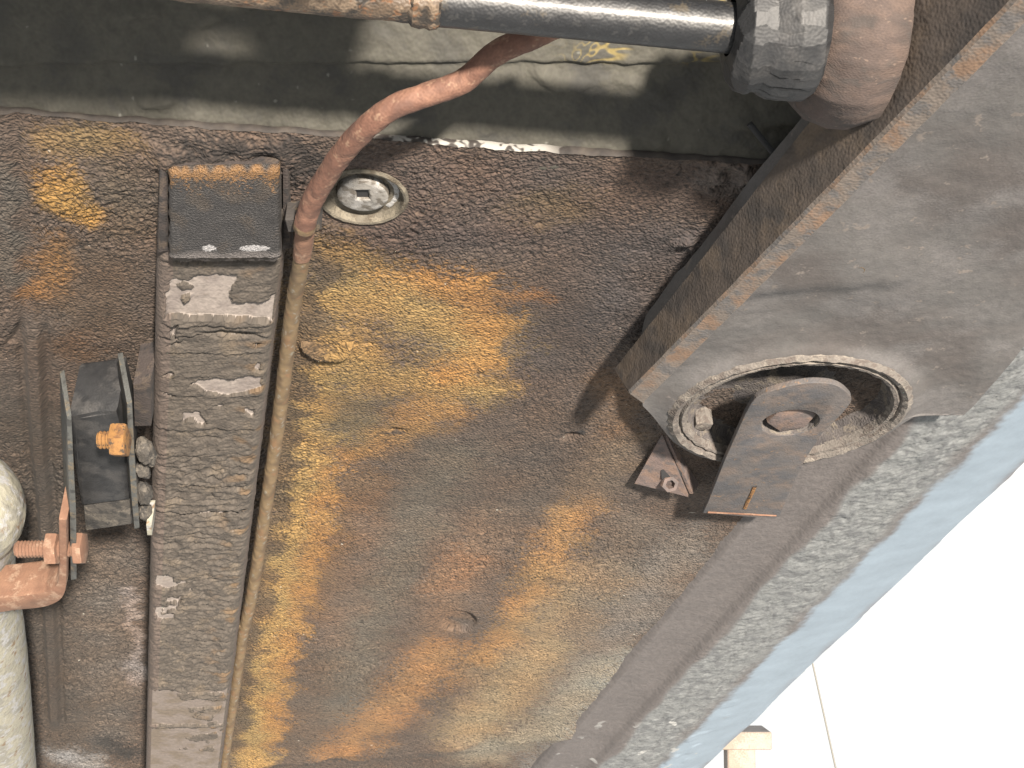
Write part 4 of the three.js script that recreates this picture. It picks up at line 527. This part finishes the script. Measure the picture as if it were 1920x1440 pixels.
// ---------------------------------------------------------------- suspension arm across the right
{
  const t = thing('suspension_arm', 'long brown channel arm slanting past the dished cup', 'arm', ARM.lo[0]);
  const a0 = V(ARM.lo[0]), a1 = V(ARM.lo[1]), b0 = V(ARM.lo2[0]), b1 = V(ARM.lo2[1]); const ext = 1.12; a1.lerpVectors(a0, a1, ext); b1.lerpVectors(b0, b1, ext);
  const yq = (x, z) => DC.y + (QN.x * (x - DC.x) + QN.z * (z - DC.z)) / -QN.y;
  const u0 = V(ARM.up[0]), u1 = V(ARM.up[1]); u1.lerpVectors(u0, u1, ext); const up = (p) => p === a0 ? u0.clone() : p === a1 ? u1.clone() : new THREE.Vector3(p.x, yq(p.x, p.z) + 0.004, p.z);
  const jit = (p, k) => { const n = 0.0003 * ns(k * 26, p.y * 60); p.x += n; p.y += 0.0002 * ns(k * 30 + 9, p.x * 40); return p; };
  const face = (A, B, C, D, nu, nv) => sheet(nu, nv, (u, v) => { const p = new THREE.Vector3().lerpVectors(A, B, u), q = new THREE.Vector3().lerpVectors(C, D, u); return jit(p.lerp(q, v), u).toArray(); });
  const r = 0.0016, off = new THREE.Vector3().subVectors(b0, a0).normalize();
  part('web', metres(face(a0.clone().add(new THREE.Vector3(0, r, 0)), a1.clone().add(new THREE.Vector3(0, r, 0)), up(a0), up(a1), 160, 20)), M.arm, t, 'wide brown side of the arm');
  const e0 = a0.clone().addScaledVector(off, r), e1 = a1.clone().addScaledVector(off, r), f0 = b0.clone().addScaledVector(off, -r), f1 = b1.clone().addScaledVector(off, -r);
  part('lower_flange', metres(mergeGeometries([face(a0.clone().add(new THREE.Vector3(0, r, 0)), a1.clone().add(new THREE.Vector3(0, r, 0)), e0, e1, 160, 3), face(e0, e1, f0, f1, 160, 8), face(f0, f1, b0.clone().add(new THREE.Vector3(0, r, 0)), b1.clone().add(new THREE.Vector3(0, r, 0)), 160, 3)])), M.armEdge, t, 'pale lower edge of the arm');
  part('web', metres(face(b0.clone().add(new THREE.Vector3(0, r, 0)), b1.clone().add(new THREE.Vector3(0, r, 0)), up(b0), up(b1), 160, 12)), M.arm, t);
  part('end_plate', metres(mergeGeometries([face(a0, b0, up(a0), up(b0), 6, 6)])), M.arm, t);
}
// bracket plate and its bolt over the cup
{
  const t = thing('bracket_plate', 'rusty bracket plate with round end bolted over the dished cup', 'bracket', TONGUE[0]);
  const o = TONGUE.map(toQ), s = new THREE.Shape(); const curve = new THREE.CatmullRomCurve3(o.slice(3, 11).map(([x, y]) => new THREE.Vector3(x, y, 0)), false, 'centripetal').getPoints(40);
  const P = [...o.slice(0, 3).map(([x, y]) => new THREE.Vector2(x, y)), ...curve.map((v) => new THREE.Vector2(v.x, v.y)), ...o.slice(11).map(([x, y]) => new THREE.Vector2(x, y))]; s.setFromPoints(P);
  const hc = toQ(THOLE[0]), hr = 0.0185, hp = new THREE.Path(); hp.absellipse(hc[0], hc[1], hr, hr, 0, Math.PI * 2); s.holes.push(hp);
  const g = new THREE.ExtrudeGeometry(s, { depth: 0.003, bevelThickness: 0.0006, bevelSize: 0.0008, bevelOffset: -0.0008, bevelSegments: 2, curveSegments: 48 });
  const m = new THREE.Matrix4().makeBasis(QX, QY, QN).setPosition(DC.clone().addScaledVector(QN, 0.0085)); g.applyMatrix4(m);
  part('plate', metres(toCreasedNormals(g, 0.5)), M.tongue, t);
  const ca = onQ(hc[0], hc[1], -0.004).toArray(), cb = onQ(hc[0] + 0.001, hc[1] + 0.001, 0.0100).toArray();
  part('bolt_head', metres(wobble(hexNut(ca, cb, 0.0158, 0.3), 0.0004, 120)), M.pinkRust, t, 'dull pink rusted bolt head');
  part('hole_collar', metres(lathe([[0.019, 0.0118], [0.0183, 0.0112], [0.0180, 0.004], [0.0155, 0.0]], onQ(hc[0], hc[1], 0).toArray(), QN.toArray(), 64)), M.dish, t);
  const ribs = [[[1, 2], 0]]; void ribs;
  const rib = (x0, y0, x1, y1, w) => { const c = new THREE.CatmullRomCurve3([onQ(x0, y0, 0.0118), onQ(x1, y1, 0.0118)]); return new THREE.TubeGeometry(c, 8, w, 8); };
  const lo = toQ(TONGUE[0]), ro = toQ(TONGUE[14]), mid = (k, l) => [lerp(lo[0], ro[0], k) , lerp(lo[1], ro[1], k)];
  const e = mid(0.5), up = toQ(TONGUE[2]), ux = (up[0] - lo[0]) * 0.55, uy = (up[1] - lo[1]) * 0.55;
  part('weld_bead', metres(wobble(rib(e[0] + ux * 0.25, e[1] + uy * 0.25, e[0] + ux, e[1] + uy, 0.0016), 0.0004, 200)), M.orangeRust, t);
  part('weld_bead', metres(wobble(rib(lo[0] + 0.003, lo[1] + 0.002, ro[0] - 0.003, ro[1] + 0.002, 0.0011), 0.0004, 200)), M.bracketRust, t);
}

// ---------------------------------------------------------------- exhaust hanger on the rail, bracket and exhaust
const lean = (g, y0) => { const p = g.attributes.position; for (let i = 0; i < p.count; i++) p.setX(i, p.getX(i) - 0.3 * (p.getY(i) - y0)); return g; };   // the hanger hangs at a slant
{
  const t = thing('exhaust_hanger', 'black rubber exhaust hanger between two steel strips beside the rail', 'exhaust hanger', [RUB[3][0], -0.08, RUB[3][1]]);
  part('rubber_block', metres(wobble(slab(RUB, -0.086, 0.04, 0.003), 0.0012, 60)), M.rubber, t);
  part('rubber_foot', metres(wobble(slab(RUBLOW, -0.084, 0.038, 0.003), 0.001, 90)), M.rubberMud, t, 'mud covered end of the rubber');
  part('steel_strip', metres(lean(slab(STRAP, -0.108, 0.032, 0.0006), -0.108)), M.greySteel, t);
  part('steel_strip', metres(lean(slab(PLATE, -0.098, 0.036, 0.0006), -0.098)), M.greySteel, t);
  part('nut', metres(hexNut(NUT1[0], NUT1[1], 0.0105, 0.5)), M.orangeRust, t, 'orange rusted nut');
  part('stud', metres(threaded(STUD1[0], STUD1[1], 0.0054)), M.orangeRust, t);
  part('mounting_plate', metres(wobble(slab(RBRK, -0.06, 0.05, 0.001), 0.0006, 90)), M.darkBrown, t);
  const r = rng(3), lumps = LUMP.map((p, i) => { const s = new THREE.IcosahedronGeometry(0.006 + 0.002 * r(), 4); s.scale(0.7, 0.9, 1.4); s.translate(...p); return s; });
  part('mud_lumps', metres(wobble(mergeGeometries(lumps.map((q) => q.toNonIndexed ? q : q)), 0.002, 170)), M.rubberMud, t).userData.kind = 'stuff';
  part('pale_tab', metres(slab(WTAB, -0.07, 0.02, 0.0005)), M.exhaust, t);
}
{
  const t = thing('exhaust_bracket', 'pinkish rusted bent strap bolted to the hanger strip', 'bracket', [BRK[5][0], -0.1, BRK[5][1]]);
  const arc = new THREE.CatmullRomCurve3(BRK.slice(0, 7).map(([x, z]) => new THREE.Vector3(x, 0, z)), false, 'centripetal').getPoints(50), ia = new THREE.CatmullRomCurve3(BRK.slice(7).map(([x, z]) => new THREE.Vector3(x, 0, z)), false, 'centripetal').getPoints(50);
  part('strap', metres(slab([...arc, ...ia].map((p) => [p.x, p.z]), -0.112, 0.026, 0.001)), M.bracketRust, t);
  part('bolt', metres(threaded(BOLT2[0], HEAD2[0], 0.0056)), M.bracketRust, t);
  part('nut', metres(hexNut(NUT2[0], NUT2[1], 0.0112, 0.5)), M.bracketRust, t);
  part('bolt_head', metres(hexNut(HEAD2[0], HEAD2[1], 0.0112, 0.5)), M.bracketRust, t);
}
{
  const t = thing('exhaust_pipe', 'pale grey exhaust pipe with rounded end beside the rusted strap', 'exhaust', PIPE[1]);
  part('pipe', pipe(PIPE, 0.0375, 160, 96, 0.0002, 25), M.exhaust, t);
  const s = new THREE.SphereGeometry(0.0405, 64, 48); s.scale(1, 1, 1.12); s.translate(...PIPE[0]); part('rounded_end', axial(wobble(s, 0.0006, 70, 1.5), PIPE[0], [0, 0, 1], 0.04), M.exhaust, t);
}

// ---------------------------------------------------------------- beyond the car
{
  const dist = 5, px = dist / 2878, yTop = EYE.y + dist * Math.tan((6 - 12.65) * Math.PI / 180);
  const p = new THREE.Group(); p.name = 'post'; p.userData = { label: 'pale tan post with wider square cap beyond the car', category: 'post' };
  p.position.set((1378 - 960) * px, 0, -dist); scene.add(p);
  const add = (n, g, y) => { g.translate(0, y, 0); const m = new THREE.Mesh(metres(g), M.post); m.name = n; m.castShadow = m.receiveShadow = true; p.add(m); };
  add('shaft', new RoundedBoxGeometry(0.09, yTop - 0.05, 0.09, 3, 0.008), (yTop - 0.05) / 2);
  add('cap', new RoundedBoxGeometry(0.18, 0.056, 0.18, 3, 0.006), yTop - 0.028);
  add('base', new RoundedBoxGeometry(0.2, 0.06, 0.2, 3, 0.006), 0.03);
  const w = new THREE.Group(); w.name = 'wire_stake'; w.userData = { label: 'thin leaning wire stake standing beyond the car', category: 'stake' }; w.position.set((1612 - 960) * px, 0, -dist); scene.add(w);
  const g = new THREE.CylinderGeometry(0.0025, 0.003, 0.9, 12); g.translate(0, 0.45, 0); g.rotateZ(0.2); const m = new THREE.Mesh(g, M.wire); m.name = 'wire'; m.castShadow = true; w.add(m);
}
renderer.render(scene, camera);
